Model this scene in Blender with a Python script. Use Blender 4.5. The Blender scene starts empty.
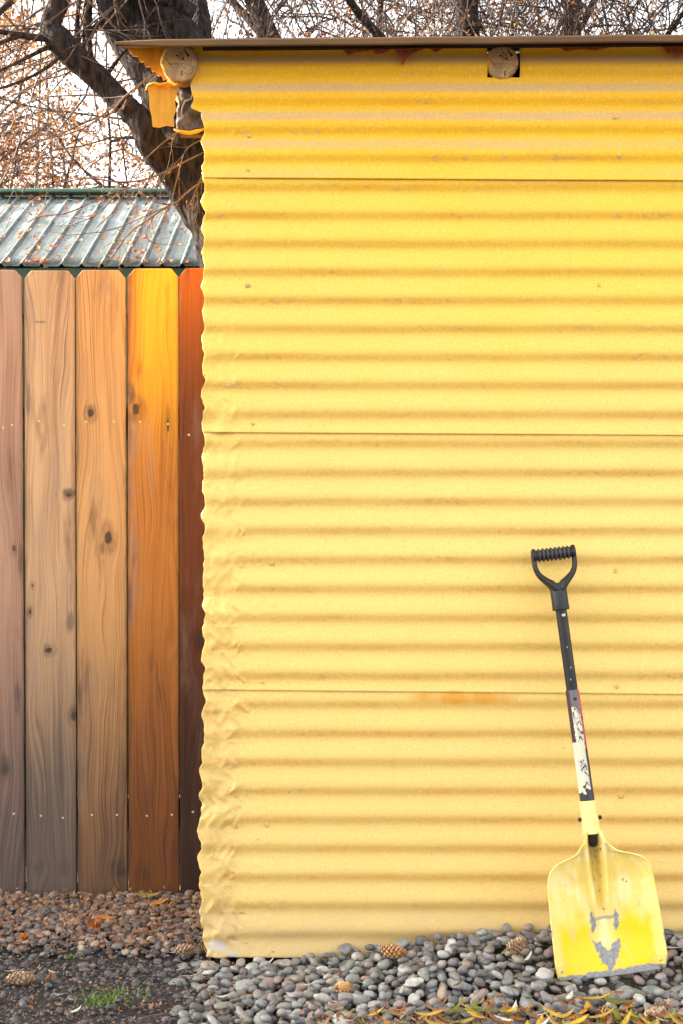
import bpy, math, random
import numpy as np
from mathutils import Vector, Matrix, noise as mnoise

R = math.radians
scene = bpy.context.scene
COL = scene.collection

# ------------------------------------------------------------------ camera
cam_d = bpy.data.cameras.new('camera')
cam = bpy.data.objects.new('camera', cam_d)
COL.objects.link(cam)
cam.location = (0.0, -3.4, 1.13)
cam.rotation_euler = (R(90 - 1.0), 0, 0)
cam_d.sensor_fit = 'VERTICAL'
cam_d.sensor_height = 24.0
cam_d.lens = 24.0 * 1411.0 / 1024.0
cam_d.clip_start = 0.05
cam_d.clip_end = 400
scene.camera = cam

# ------------------------------------------------------------------ sky + sun
SUN_EL, SUN_AZ = 27.0, -68.0          # azimuth from +Y (into the picture), minus = left
w = bpy.data.worlds.new('World')
scene.world = w
w.use_nodes = True
wt = w.node_tree
bg = wt.nodes['Background']
sky = wt.nodes.new('ShaderNodeTexSky')
sky.sky_type = 'NISHITA'
sky.sun_disc = False
sky.sun_elevation = R(SUN_EL)
sky.sun_rotation = R(SUN_AZ)
sky.dust_density = 3.0
hs = wt.nodes.new('ShaderNodeHueSaturation')
hs.inputs['Saturation'].default_value = 0.32
wt.links.new(sky.outputs[0], hs.inputs['Color'])
tint = wt.nodes.new('ShaderNodeMix'); tint.data_type = 'RGBA'; tint.blend_type = 'MULTIPLY'
tint.inputs[0].default_value = 1.0; tint.inputs[7].default_value = (1.0, 0.95, 0.89, 1)
wt.links.new(hs.outputs[0], tint.inputs[6]); wt.links.new(tint.outputs[2], bg.inputs[0])
bg.inputs[1].default_value = 0.15

sd = bpy.data.lights.new('sun', 'SUN')
sd.energy = 4.2
sd.angle = R(0.6)
sd.color = (1.0, 0.86, 0.68)
sun = bpy.data.objects.new('sun', sd)
COL.objects.link(sun)
sdir = Vector((math.sin(R(SUN_AZ)) * math.cos(R(SUN_EL)), math.cos(R(SUN_AZ)) * math.cos(R(SUN_EL)), math.sin(R(SUN_EL))))
sun.rotation_euler = sdir.to_track_quat('Z', 'Y').to_euler()

vs = scene.view_settings
vs.view_transform = 'Standard'
vs.look = 'None'
vs.gamma = 1.0
vs.use_curve_mapping = False
vs.exposure = 2.42

# ------------------------------------------------------------------ pixel -> world helpers
CM = Matrix.Translation(cam.location) @ cam.rotation_euler.to_matrix().to_4x4()
F = 1411.0
def ray(px, py):
    d = CM.to_3x3() @ Vector(((px - 341.5) / F, -(py - 512.0) / F, -1.0))
    return Vector(cam.location), d
def at(px, py, Y):
    o, d = ray(px, py); t = (Y - o.y) / d.y
    return o + d * t
def atz(px, py, z):
    o, d = ray(px, py); t = (z - o.z) / d.z
    return o + d * t
CMI = CM.inverted()
def proj(p):
    q = CMI @ Vector(p)
    return 341.5 + F * q.x / -q.z, 512.0 - F * q.y / -q.z, -q.z

# ------------------------------------------------------------------ object helpers
def tag(o, label=None, cat=None, group=None, kind=None):
    if label: o['label'] = label
    if cat: o['category'] = cat
    if group: o['group'] = group
    if kind: o['kind'] = kind
    return o
def empty(name, loc, label=None, cat=None, group=None):
    o = bpy.data.objects.new(name, None)
    COL.objects.link(o)
    o.location = loc
    o.empty_display_size = 0.05
    tag(o, label, cat, group)
    return o
def world_loc(o):
    v = Vector((0, 0, 0))
    while o: v += Vector(o.location); o = o.parent
    return v

class MB:
    """collects vertices and faces, then links them as one mesh object"""
    def __init__(s): s.v = []; s.f = []; s.c = None; s.mi = []
    def add(s, vs_, fs_, mi=0):
        b = len(s.v)
        s.v.extend([tuple(p) for p in vs_])
        s.f.extend([tuple(b + i for i in f) for f in fs_])
        s.mi.extend([mi] * len(fs_))
    def box(s, x0, x1, y0, y1, z0, z1, mi=0):
        s.add([(x0,y0,z0),(x1,y0,z0),(x1,y1,z0),(x0,y1,z0),(x0,y0,z1),(x1,y0,z1),(x1,y1,z1),(x0,y1,z1)],
              [(0,3,2,1),(4,5,6,7),(0,1,5,4),(1,2,6,5),(2,3,7,6),(3,0,4,7)], mi)
    def tube(s, pts, rad, n=6, cap=True, rough=0.0, seed=0, flat=None):
        pts = [Vector(p) for p in pts]
        m = len(pts)
        if not hasattr(rad, '__len__'): rad = [rad] * m
        t0 = (pts[1] - pts[0]).normalized()
        up = Vector((0, 0, 1)) if abs(t0.z) < 0.9 else Vector((1, 0, 0))
        side = t0.cross(up).normalized()
        V = []
        for i in range(m):
            a = pts[max(0, i - 1)]; b = pts[min(m - 1, i + 1)]
            t = (b - a)
            if t.length < 1e-9: t = t0
            t.normalize()
            side = (side - t * side.dot(t))
            if side.length < 1e-6: side = t.orthogonal()
            side.normalize()
            bi = t.cross(side)
            for k in range(n):
                an = 2 * math.pi * k / n
                r = rad[i]
                d = side * math.cos(an) + bi * math.sin(an)
                if rough:
                    q = pts[i] + d * r
                    r *= 1 + rough * mnoise.noise(Vector((q.x * 14 + seed, q.y * 14, q.z * 4))) + rough * .6 * mnoise.noise(Vector((q.x * 45, q.y * 45 + seed, q.z * 14)))
                V.append(pts[i] + d * r)
        Fc = []
        for i in range(m - 1):
            for k in range(n):
                k2 = (k + 1) % n
                Fc.append((i*n+k, i*n+k2, (i+1)*n+k2, (i+1)*n+k))
        if cap:
            Fc.append(tuple(range(n - 1, -1, -1)))
            Fc.append(tuple((m - 1) * n + k for k in range(n)))
        s.add(V, Fc)
    def mesh(s, name, mats, off=(0, 0, 0), smooth=False):
        me = bpy.data.meshes.new(name)
        off = Vector(off)
        me.from_pydata([(p[0]-off.x, p[1]-off.y, p[2]-off.z) for p in s.v], [], s.f)
        if not isinstance(mats, (list, tuple)): mats = [mats]
        for m_ in mats: me.materials.append(m_)
        if len(mats) > 1: me.polygons.foreach_set('material_index', s.mi)
        if smooth: me.polygons.foreach_set('use_smooth', [True] * len(me.polygons))
        if s.c is not None:
            a = me.attributes.new('Col', 'FLOAT_COLOR', 'POINT')
            arr = np.ones((len(me.vertices), 4), dtype=np.float32)
            arr[:, :3] = np.asarray(s.c, dtype=np.float32)[:, :3]
            a.data.foreach_set('color', arr.ravel())
        me.update()
        return me
    def build(s, name, mats, parent=None, smooth=False, loc=None, sharp=None):
        off = world_loc(parent) if parent else Vector((0, 0, 0))
        base = Vector(loc) if loc is not None else off
        me = s.mesh(name, mats, base, smooth)
        o = bpy.data.objects.new(name, me)
        COL.objects.link(o)
        if parent: o.parent = parent
        o.location = base - off
        if sharp is not None:
            me.set_sharp_from_angle(angle=R(sharp))
        return o

def bevel(o, wd, seg=2):
    m = o.modifiers.new('bevel', 'BEVEL'); m.width = wd; m.segments = seg; m.limit_method = 'ANGLE'
    return o

# ------------------------------------------------------------------ node helper with operators
class G:
    def __init__(s, name, rough=0.6, metal=0.0, spec=0.5):
        s.m = bpy.data.materials.new(name); s.m.use_nodes = True
        s.t = s.m.node_tree; s.b = s.t.nodes['Principled BSDF']
        s.b.inputs['Roughness'].default_value = rough
        s.b.inputs['Metallic'].default_value = metal
        s.b.inputs['Specular IOR Level'].default_value = spec
    def n(s, ty, **k):
        nd = s.t.nodes.new(ty)
        for a, b in k.items(): setattr(nd, a, b)
        return nd
    def set(s, sock, v):
        if isinstance(v, S): s.t.links.new(v.o, sock)
        elif isinstance(v, (tuple, list)) and len(v) == 3 and sock.type == 'RGBA': sock.default_value = (*v, 1)
        else: sock.default_value = v
    def math(s, op, a, b=0.0, c=None, clamp=False):
        nd = s.n('ShaderNodeMath', operation=op, use_clamp=clamp)
        s.set(nd.inputs[0], a); s.set(nd.inputs[1], b)
        if c is not None: s.set(nd.inputs[2], c)
        return S(s, nd.outputs[0])
    def pos(s):
        nd = s.n('ShaderNodeNewGeometry'); return S(s, nd.outputs['Position'])
    def obj(s):
        nd = s.n('ShaderNodeTexCoord'); return S(s, nd.outputs['Object'])
    def sep(s, v):
        nd = s.n('ShaderNodeSeparateXYZ'); s.set(nd.inputs[0], v)
        return [S(s, nd.outputs[i]) for i in range(3)]
    def vec(s, x, y, z):
        nd = s.n('ShaderNodeCombineXYZ')
        for i, q in enumerate((x, y, z)): s.set(nd.inputs[i], q)
        return S(s, nd.outputs[0])
    def noise(s, v, scale=5, detail=3, rough=0.5, dist=0.0):
        nd = s.n('ShaderNodeTexNoise'); s.set(nd.inputs['Vector'], v)
        nd.inputs['Scale'].default_value = scale; nd.inputs['Detail'].default_value = detail
        nd.inputs['Roughness'].default_value = rough; nd.inputs['Distortion'].default_value = dist
        return S(s, nd.outputs[0])
    def voro(s, v, scale=5, feature='F1', out='Distance'):
        nd = s.n('ShaderNodeTexVoronoi', feature=feature); s.set(nd.inputs['Vector'], v); nd.inputs['Scale'].default_value = scale
        return S(s, nd.outputs[out])
    def ramp(s, f, a, b, c0=0.0, c1=1.0):
        nd = s.n('ShaderNodeMapRange', interpolation_type='SMOOTHSTEP')
        s.set(nd.inputs[0], f); nd.inputs[1].default_value = a; nd.inputs[2].default_value = b
        nd.inputs[3].default_value = c0; nd.inputs[4].default_value = c1
        return S(s, nd.outputs[0])
    def mix(s, f, a, b, blend='MIX'):
        nd = s.n('ShaderNodeMix', data_type='RGBA', blend_type=blend)
        s.set(nd.inputs[0], f); s.set(nd.inputs[6], a); s.set(nd.inputs[7], b)
        return S(s, nd.outputs[2])
    def cramp(s, f, stops):
        nd = s.n('ShaderNodeValToRGB'); e = nd.color_ramp.elements
        while len(e) < len(stops): e.new(0.5)
        for el, (p, c) in zip(e, stops): el.position = p; el.color = (*c, 1)
        s.set(nd.inputs[0], f); return S(s, nd.outputs[0])
    def attr(s, name='Col'):
        nd = s.n('ShaderNodeAttribute', attribute_name=name); return S(s, nd.outputs['Color'])
    def color(s, c): s.set(s.b.inputs['Base Color'], c)
    def rough(s, v): s.set(s.b.inputs['Roughness'], v)
    def bump(s, h, strength=0.3, dist=0.002):
        nd = s.n('ShaderNodeBump'); nd.inputs['Strength'].default_value = strength; nd.inputs['Distance'].default_value = dist
        s.set(nd.inputs['Height'], h); s.t.links.new(nd.outputs[0], s.b.inputs['Normal'])
class S:
    def __init__(s, g, o): s.g = g; s.o = o
    def __add__(a, b): return a.g.math('ADD', a, b)
    __radd__ = __add__
    def __sub__(a, b): return a.g.math('SUBTRACT', a, b)
    def __rsub__(a, b): return a.g.math('SUBTRACT', b, a)
    def __mul__(a, b): return a.g.math('MULTIPLY', a, b)
    __rmul__ = __mul__
    def __truediv__(a, b): return a.g.math('DIVIDE', a, b)
    def sin(a): return a.g.math('SINE', a)
    def abs(a): return a.g.math('ABSOLUTE', a)
    def exp(a): return a.g.math('EXPONENT', a)
    def clamp(a): return a.g.math('ADD', a, 0.0, clamp=True)
    def frac(a): return a.g.math('FRACT', a)

# ------------------------------------------------------------------ materials
PZ = at(341, 386, 0).z               # height of one down-facing corrugation flank
PITCH, PITCH_UP = 29.0 / 415.0, 28.15 / 415.0
def cyc(z):
    """corrugation count above (below: negative) the reference flank"""
    return (z - PZ) / (PITCH_UP if z > PZ else PITCH)

XL_S = at(204, 487, 0).x
def mat_yellow():
    g = G('yellow_corrugated_paint', rough=0.48, spec=0.35)
    P = g.pos(); x, y, z = g.sep(P)
    n1 = g.noise(P, 1.6, 3); fine = g.noise(P, 420, 2, .6); mid = g.noise(g.vec(x * 0.25, y, z), 30, 3, .6)
    base = g.mix(g.ramp(z + (n1 - .5) * .5, 1.0, 2.15), (0.89, 0.615, 0.175), (0.93, 0.595, 0.035))
    base = g.mix(g.ramp(z + (n1 - .5) * .3, 1.75, 2.12), base, (0.95, 0.50, 0.001))
    base = g.mix(g.ramp(g.noise(P, 3.1, 4), .5, .75, 0, .22), base, (0.80, 0.52, 0.12))
    base = g.mix(g.ramp(z + (n1 - .5) * .4, .95, .25), base, (0.80, 0.555, 0.175))
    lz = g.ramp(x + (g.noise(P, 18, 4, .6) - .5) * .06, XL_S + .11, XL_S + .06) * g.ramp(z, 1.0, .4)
    base = g.mix(lz * .32, base, (0.58, 0.40, 0.16))  # shade on the dented left end painted as a greyer tone
    # dirt plus painted warm bounce tone along each corrugation's down-facing flank
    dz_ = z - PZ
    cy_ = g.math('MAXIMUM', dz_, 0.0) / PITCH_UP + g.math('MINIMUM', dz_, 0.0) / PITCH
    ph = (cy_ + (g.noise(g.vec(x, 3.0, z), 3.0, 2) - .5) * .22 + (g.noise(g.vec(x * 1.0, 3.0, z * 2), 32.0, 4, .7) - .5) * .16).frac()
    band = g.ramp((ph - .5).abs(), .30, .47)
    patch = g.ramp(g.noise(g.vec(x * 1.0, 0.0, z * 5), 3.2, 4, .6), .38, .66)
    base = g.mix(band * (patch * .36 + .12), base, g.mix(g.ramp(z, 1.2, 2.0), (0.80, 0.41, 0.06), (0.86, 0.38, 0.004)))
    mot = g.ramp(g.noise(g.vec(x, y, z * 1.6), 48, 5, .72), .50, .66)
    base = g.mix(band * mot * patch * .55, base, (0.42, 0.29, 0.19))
    # dusty chalked upper flanks high on the wall
    ph2 = (cy_ + .5 + (g.noise(g.vec(x, 7.0, z), 3.0, 2) - .5) * .15).frac()
    dust = g.ramp((ph2 - .5).abs(), .24, .45) * g.ramp(z + (g.noise(g.vec(x, 1.0, z * 3), 2.2, 2) - .5) * .25, 1.84, 2.03) * g.ramp(mid, .2, .5, .55, 1)
    base = g.mix(dust * .75, base, (0.64, 0.42, 0.22))
    # speckle and scuffs
    gr_ = g.noise(P, 190, 3, .7)
    base = g.mix(g.ramp(gr_, .46, .72, 0, .42), base, g.mix(.5, base, (0.45, 0.24, 0.05)))
    base = g.mix(g.ramp(gr_, .44, .28, 0, .35), base, (0.95, 0.80, 0.42))
    base = g.mix(g.ramp(fine, .52, .80, 0, .30), base, (0.55, 0.34, 0.08))
    scuff = g.ramp(g.noise(g.vec(x * 3, y, z * 9), 4.5, 6, .75), .68, .74)
    base = g.mix(scuff * .45, base, (0.85, 0.82, 0.70))
    dots = g.ramp(g.voro(P, 13), .045, .02) * g.ramp(g.noise(P, 5, 2), .52, .62)
    base = g.mix(dots * .7, base, (0.30, 0.18, 0.06))
    # splash-back dirt near the ground
    low = g.ramp(z + (g.noise(g.vec(x, y, z * 2), 8, 4) - .5) * .12, .17, .02)
    base = g.mix(low * .45, base, (0.46, 0.36, 0.22))
    # bare-metal patches low down
    bare = g.ramp(g.noise(g.vec(x, y, z * 3), 9, 5, .7) + g.ramp(z, .12, -.02, 0, .13), .675, .71) * g.ramp(z, .16, .08) * .7
    base = g.mix(bare, base, (0.50, 0.49, 0.50))
    # orange-brown runs under the lowest seam
    ru = g.ramp((x - .29) * (x - .29) * 16.0 + (z - .622) * (z - .622) * 1100.0 + (g.noise(P, 24, 3) - .5) * .7, .42, .0)
    base = g.mix(ru * .85, base, (0.70, 0.30, 0.02))
    drip = g.ramp(g.noise(g.vec(x * 26, 0.0, z * 1.4), 1.0, 3, .6), .60, .74) * g.ramp(g.noise(g.vec(x * 2, 5.0, z * 2), 2.0, 3), .45, .65)
    base = g.mix(drip * .22, base, (0.52, 0.34, 0.12))
    g.color(base)
    g.rough(g.ramp(n1, .3, .7, .40, .58))
    g.bump(fine * .4 + gr_ * .9 + mid, .6, .0014)
    return g.m

def simple(name, col, rough=.6, metal=0.0, ns=20, amt=.25, dark=None, bump=.2, bd=.002, stretch=(1,1,1), spec=.5):
    g = G(name, rough=rough, metal=metal, spec=spec)
    o = g.obj(); x, y, z = g.sep(o)
    v = g.vec(x * stretch[0], y * stretch[1], z * stretch[2])
    n_ = g.noise(v, ns, 4, .6)
    dk = dark or tuple(c * .45 for c in col)
    g.color(g.mix(g.ramp(n_, .35, .75, 0, min(1, amt * 2)), col, dk))
    if bump: g.bump(n_, bump, bd)
    return g.m

def mat_wood(name, light, dark, seed, xc, knots, glow_tint=None, stains=(), grime=(0.045, 0.035, 0.033), grime_shade_z=.36, lines=1.0, hotmix=None):
    """knots: (x world, z world, radius, aspect)"""
    g = G(name, rough=.62, spec=.3)
    P = g.pos(); x, y, z = g.sep(P)
    u = x - xc
    warp = (g.noise(g.vec(x * 3.2 + seed, 1.7, z * .55), 2.3, 2) - .5) * .16
    warp = warp + (g.noise(g.vec(x * 16 + seed, 4.2, z * 2.3), 1.6, 2) - .5) * .006
    km = None; halo = None
    for (kx, kz, kr, asp) in knots:
        dx = (x - kx) / kr; dz = (z - kz) / (kr * asp)
        d2 = dx * dx + dz * dz
        e = (d2 * -.13).exp()
        warp = warp + e * dx * (-kr * .55)
        dn = d2 + (g.noise(P, 45, 3) - .5) * 2.2
        k_ = g.ramp(dn, 1.0, .25); h_ = g.ramp(dn, 9.0, .6)
        km = k_ if km is None else g.math('MAXIMUM', km, k_)
        halo = h_ if halo is None else g.math('MAXIMUM', halo, h_)
    q = u + warp
    ring = ((q * 760.0) + (g.noise(g.vec(q * 30, 0.0, z * .4), 1.5, 2)) * 22.0).sin() * .5 + .5
    ring = ring * g.ramp(g.noise(g.vec(q * 22, 5.0 + seed, z * .8), 1.4, 3), .35, .65, .15, 1.0)
    streak = g.noise(g.vec(q * 150, y * 20, z * 1.6), 1.0, 3, .65)
    fib = g.noise(g.vec(x * 700, y * 20, z * 9), 1.0, 2, .6)
    tone = g.noise(g.vec(q * 9 + seed, 2.0, z * .9), 1.6, 3, .55)
    f = ring * .40 * lines + (streak - .5) * 1.5 + .32 + fib * .25 + (tone - .5) * 1.6 - .28
    f = f + (g.noise(g.vec(q * 430, 1.0, z * 2.2), 1.0, 3, .7) - .5) * .9 + g.ramp(g.noise(g.vec(q * 230, 0.0, z * 1.1), 1.0, 2, .6), .56, .70, 0, .38)
    c = g.mix(f.clamp(), light, dark)
    if glow_tint:  # bounce glow painted into the wood tone, stronger towards the top
        (hc, z0, z1, x0, x1) = glow_tint
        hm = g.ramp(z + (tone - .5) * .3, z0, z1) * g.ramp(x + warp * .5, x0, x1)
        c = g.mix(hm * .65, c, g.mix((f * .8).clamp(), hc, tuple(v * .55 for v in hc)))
    grey = g.ramp(g.noise(g.vec(x * 5 + seed * 2, 9.0, z * 1.1), 2.0, 4, .6), .50, .72)
    c = g.mix(grey * .55, c, (0.30, 0.22, 0.18))
    c = g.mix(g.ramp(g.noise(g.vec(x * 7 + seed, 3.0, z * 1.4), 2.4, 4, .6), .55, .74) * .55, c, tuple(v * .55 for v in dark))
    for (sx_, sz_, sr_, sa_) in stains:
        ex = (x - sx_) / sr_; ez = (z - sz_) / (sr_ * sa_)
        e_ = g.ramp(ex * ex + ez * ez + (g.noise(g.vec(x * 3, 0.0, z), 22, 5, .65) - .5) * 3.2, 1.5, -.2)
        c = g.mix(e_ * .72, c, g.mix(streak, (0.05, 0.035, 0.03), (0.16, 0.11, 0.085)))
    if halo is not None:
        halo = halo * g.ramp(g.noise(g.vec(x * 20, 0.0, z * 6), 2.0, 3), .3, .6)
        c = g.mix(halo * .5, c, tuple(v * .4 for v in dark))
        c = g.mix(km * .9, c, g.mix(ring, (0.035, 0.022, 0.016), (0.11, 0.06, 0.035)))
    gm = g.ramp(z + (tone - .5) * .9 + (streak - .5) * .8, grime_shade_z + .56, grime_shade_z - .26)  # weathering and painted light falloff, both darkening towards the foot
    c = g.mix(gm * .9, c, g.mix(g.ramp(streak - ring * .12, .3, .65), grime, tuple(v * 2.3 for v in grime)))
    edge = g.ramp(u.abs() + (g.noise(g.vec(x * 4, 0.0, z * 5), 2.0, 4, .6) - .5) * .012, .060, .070)
    c = g.mix(edge * .5, c, g.mix(.75, c, (0.03, 0.02, 0.015)))
    chk = g.ramp(g.noise(g.vec(x * 260 + seed, 0.0, z * 3.0), 1.0, 1, .5), .735, .80) * g.ramp(g.noise(g.vec(x * 8, seed, z * 2), 1.0, 2), .48, .6)
    c = g.mix(chk * .75, c, (0.05, 0.03, 0.02))
    g.color(c)
    g.bump(streak * .6 + fib * .3 - ring * .25 - chk, .5, .0016)
    return g.m

def mat_bark(name, c0, c1, sc=1.0):
    g = G(name, rough=.92, spec=.15)
    P = g.pos(); x, y, z = g.sep(P)
    n_ = g.noise(g.vec(x * 3, y * 3, z * .8), 22 * sc, 5, .7, .6)
    v = g.voro(g.vec(x * 3, y * 3, z * .7), 16 * sc)
    g.color(g.mix(g.ramp(n_ * .7 + v * .4, .3, .75), c0, c1))
    g.bump(n_ + v, 1.0, .03)
    return g.m

def mat_leaf(name, cols, trans=.45, rough=.5):
    g = G(name, rough=rough, spec=.3)
    r1 = g.n('ShaderNodeNewGeometry'); r = S(g, r1.outputs['Random Per Island'])
    oi = g.n('ShaderNodeObjectInfo'); q = (r + S(g, oi.outputs['Random'])).frac()
    k = len(cols)
    stops = [((i + .5) / k if k > 1 else 0, c) for i, c in enumerate(cols)]
    c = g.cramp(q, stops)
    sp = g.noise(g.obj(), 160, 3)
    c = g.mix(g.ramp(sp, .55, .7, 0, .5), c, (0.10, 0.045, 0.015))
    g.color(c)
    if trans:
        tr = g.n('ShaderNodeBsdfTranslucent'); g.set(tr.inputs[0], c)
        mx = g.n('ShaderNodeMixShader'); mx.inputs[0].default_value = trans
        g.t.links.new(g.b.outputs[0], mx.inputs[1]); g.t.links.new(tr.outputs[0], mx.inputs[2])
        g.t.links.new(mx.outputs[0], g.t.nodes['Material Output'].inputs[0])
    return g.m

def mat_stone(name, cols, ns=55):
    g = G(name, rough=.62, spec=.4)
    r1 = g.n('ShaderNodeNewGeometry'); r = S(g, r1.outputs['Random Per Island'])
    oi = g.n('ShaderNodeObjectInfo'); q = (r * 7.31 + S(g, oi.outputs['Random'])).frac()
    k = len(cols)
    c = g.cramp(q, [((i + .5) / k, c_) for i, c_ in enumerate(cols)])
    o = g.pos()
    n_ = g.noise(o, ns, 4, .6); n2 = g.noise(o, 420, 2, .7)
    c = g.mix(g.ramp(n_, .4, .7, 0, .45), c, (0.09, 0.085, 0.08))
    c = g.mix(g.ramp(n2, .5, .75, 0, .30), c, (0.42, 0.41, 0.40))
    vein = g.ramp((g.noise(o, 30, 2, .5, 1.0) - .5).abs(), .012, .0) * g.ramp((q * 9.1).frac(), .72, .75)
    c = g.mix(vein * .5, c, (0.5, 0.49, 0.47))
    g.color(c)
    g.rough(g.ramp(n_, .3, .7, .42, .75))
    g.bump(n_ + n2 * .4, .35, .002)
    return g.m

def mat_attr(name, rough=.5, metal=0.0, ns=200, amt=.15, bump=.15, spec=.4):
    g = G(name, rough=rough, metal=metal, spec=spec)
    c = g.attr(); n_ = g.noise(g.obj(), ns, 4, .6)
    g.color(g.mix(g.ramp(n_, .5, .8, 0, amt), c, (0.25, 0.2, 0.12)))
    g.rough(g.ramp(g.noise(g.obj(), 18, 3), .3, .7, rough - .05, rough + .15))
    g.bump(n_, bump, .001)
    return g.m

M = {}
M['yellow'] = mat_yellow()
M['rooftrim'] = simple('brown_drip_edge', (0.16, 0.078, 0.022), .75, 0, 14, .3, (0.06, 0.03, 0.018), .15, stretch=(.3, 1, 1))
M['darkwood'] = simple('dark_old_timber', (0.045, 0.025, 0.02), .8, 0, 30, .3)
M['rust'] = simple('rust_stain', (0.42, 0.10, 0.015), .85, 0, 90, .4, (0.12, 0.03, 0.01))
M['torn'] = simple('torn_tar_felt', (0.14, 0.12, 0.11), .9, 0, 60, .4, (0.03, 0.025, 0.02), .7, .006)
M['goldpaint'] = simple('golden_yellow_paint', (0.80, 0.36, 0.003), .6, 0, 45, .45, (0.52, 0.17, 0.004), .3, .001, (1,1,.15))
M['screw'] = simple('painted_screw', (0.72, 0.50, 0.14), .5, 0, 200, .3)
M['nail'] = simple('galvanised_nail', (0.62, 0.56, 0.38), .35, .6, 200, .2, bump=0)
M['green'] = simple('dark_green_fascia', (0.012, 0.060, 0.040), .5, 0, 15, .2)
M['bark'] = mat_bark('dark_furrowed_bark', (0.008, 0.006, 0.006), (0.060, 0.044, 0.040), 1.3)
M['bark2'] = mat_bark('grey_brown_bark', (0.018, 0.013, 0.012), (0.085, 0.062, 0.052), 1.2)
M['twig'] = simple('brown_twig', (0.12, 0.075, 0.055), .8, 0, 40, .4, (0.035, 0.022, 0.018), 0)
M['twigdark'] = simple('dark_twig', (0.075, 0.050, 0.042), .85, 0, 40, .4, (0.03, 0.02, 0.018), 0)
M['thick'] = mat_leaf('rusty_thicket_leaf', [(0.20, 0.06, 0.03), (0.36, 0.15, 0.05), (0.55, 0.32, 0.13), (0.10, 0.04, 0.03), (0.50, 0.24, 0.07), (0.14, 0.08, 0.05)], .38)
M['bud'] = mat_leaf('bud_leaf', [(0.08, 0.04, 0.03), (0.18, 0.08, 0.04), (0.07, 0.06, 0.03), (0.28, 0.11, 0.04)], .3)
M['stone'] = mat_stone('river_stone', [(0.103, 0.106, 0.110), (0.262, 0.262, 0.255), (0.166, 0.179, 0.177), (0.359, 0.352, 0.331), (0.138, 0.127, 0.131), (0.221, 0.235, 0.214), (0.317, 0.255, 0.193), (0.086, 0.088, 0.094), (0.497, 0.490, 0.455), (0.193, 0.186, 0.152), (0.304, 0.207, 0.179), (0.235, 0.235, 0.228)])
M['stonewarm'] = mat_stone('brown_pebble', [(0.32, 0.19, 0.12), (0.17, 0.12, 0.11), (0.42, 0.29, 0.19), (0.13, 0.12, 0.125), (0.50, 0.38, 0.27), (0.24, 0.12, 0.07), (0.20, 0.18, 0.175), (0.09, 0.075, 0.075)])
M['stonedark'] = mat_stone('dark_chipping', [(0.07, 0.068, 0.07), (0.11, 0.105, 0.105), (0.085, 0.085, 0.095), (0.14, 0.13, 0.125), (0.06, 0.055, 0.055)])
M['stonepale'] = mat_stone('pale_stone', [(0.50, 0.49, 0.46), (0.55, 0.53, 0.48)])
M['cone'] = simple('pine_cone_scale', (0.66, 0.38, 0.15), .7, 0, 60, .4, (0.28, 0.12, 0.04), .3)
M['conedark'] = simple('pine_cone_core', (0.20, 0.09, 0.04), .8)
M['grass'] = mat_leaf('grass_blade', [(0.10, 0.20, 0.03), (0.20, 0.32, 0.05), (0.07, 0.13, 0.03)], .3)
M['blackplastic'] = simple('black_plastic', (0.014, 0.014, 0.016), .48, 0, 300, .2, bump=.2, bd=.0006)
M['ribplastic'] = simple('worn_grip_rib', (0.06, 0.06, 0.065), .6, 0, 300, .3, (0.03, 0.03, 0.035), bump=.2, bd=.0006)
M['blade'] = mat_attr('scoop_paint', .42, amt=.06)
M['sleeve'] = mat_attr('sleeve_paint', .35, amt=.05)
M['inside'] = simple('unlit_interior', (0.02, 0.014, 0.012), .9)

# ------------------------------------------------------------------ ground
random.seed(5)
def sstep(a, b, t):
    t = max(0.0, min(1.0, (t - a) / (b - a))); return t * t * (3 - 2 * t)
def gz(x, y):
    """top of the stone bed / soil"""
    h = 0.060 * sstep(-0.10, .42, x) * sstep(-.40, -.04, y) if y < .05 else 0.0
    h -= .020 * sstep(.02, -.22, x) * sstep(-.75, -.5, y) * sstep(.12, -.02, y)
    return h + .006 * mnoise.noise(Vector((x * 5, y * 5, 3)))
def mat_soil():
    g = G('dark_garden_soil', rough=.95, spec=.15)
    P = g.pos(); x, y, z = g.sep(P)
    a = g.noise(P, 90, 5, .7); b = g.noise(P, 9, 4); v = g.voro(P, 75)
    c = g.mix(g.ramp(a, .35, .7), (0.030, 0.027, 0.027), (0.105, 0.095, 0.09))
    c = g.mix(g.ramp(b, .45, .7, 0, .6), c, (0.060, 0.042, 0.034))
    far = g.ramp(y, .9, 3.0)
    c = g.mix(far, c, g.mix(a, (0.08, 0.05, 0.03), (0.30, 0.17, 0.08)))
    g.color(c); g.bump(a + v * .6, .9, .012)
    return g.m
M['soil'] = mat_soil()
mb = MB()
xs = list(np.unique(np.concatenate([[-80, -30, -12, -6, -3], np.arange(-1.7, 1.701, .02), [3, 6, 12, 30, 80]])))
ys = list(np.unique(np.concatenate([[-40, -10, -4, -2], np.arange(-1.2, .801, .02), [1.5, 3, 6, 12, 30, 120]])))
V = []
for y_ in ys:
    for x_ in xs:
        near = abs(x_) < 1.75 and -1.3 < y_ < .85
        dz = -.018
        if near:
            stony = sstep(-.36, -.22, x_ - .1 * mnoise.noise(Vector((y_ * 4, 1, 0)))) if y_ < .03 else .55
            soilb = 1 - stony
            dz = gz(x_, y_) - .022 * stony - .004 * soilb + .010 * soilb * mnoise.noise(Vector((x_ * 11, y_ * 11, 0))) + .006 * mnoise.noise(Vector((x_ * 30, y_ * 30, 5)))
        V.append((x_, y_, dz))
nx = len(xs)
mb.add(V, [(j*nx+i, j*nx+i+1, (j+1)*nx+i+1, (j+1)*nx+i) for j in range(len(ys)-1) for i in range(nx-1)])
tag(mb.build('ground', M['soil'], smooth=True), kind='structure')

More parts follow.
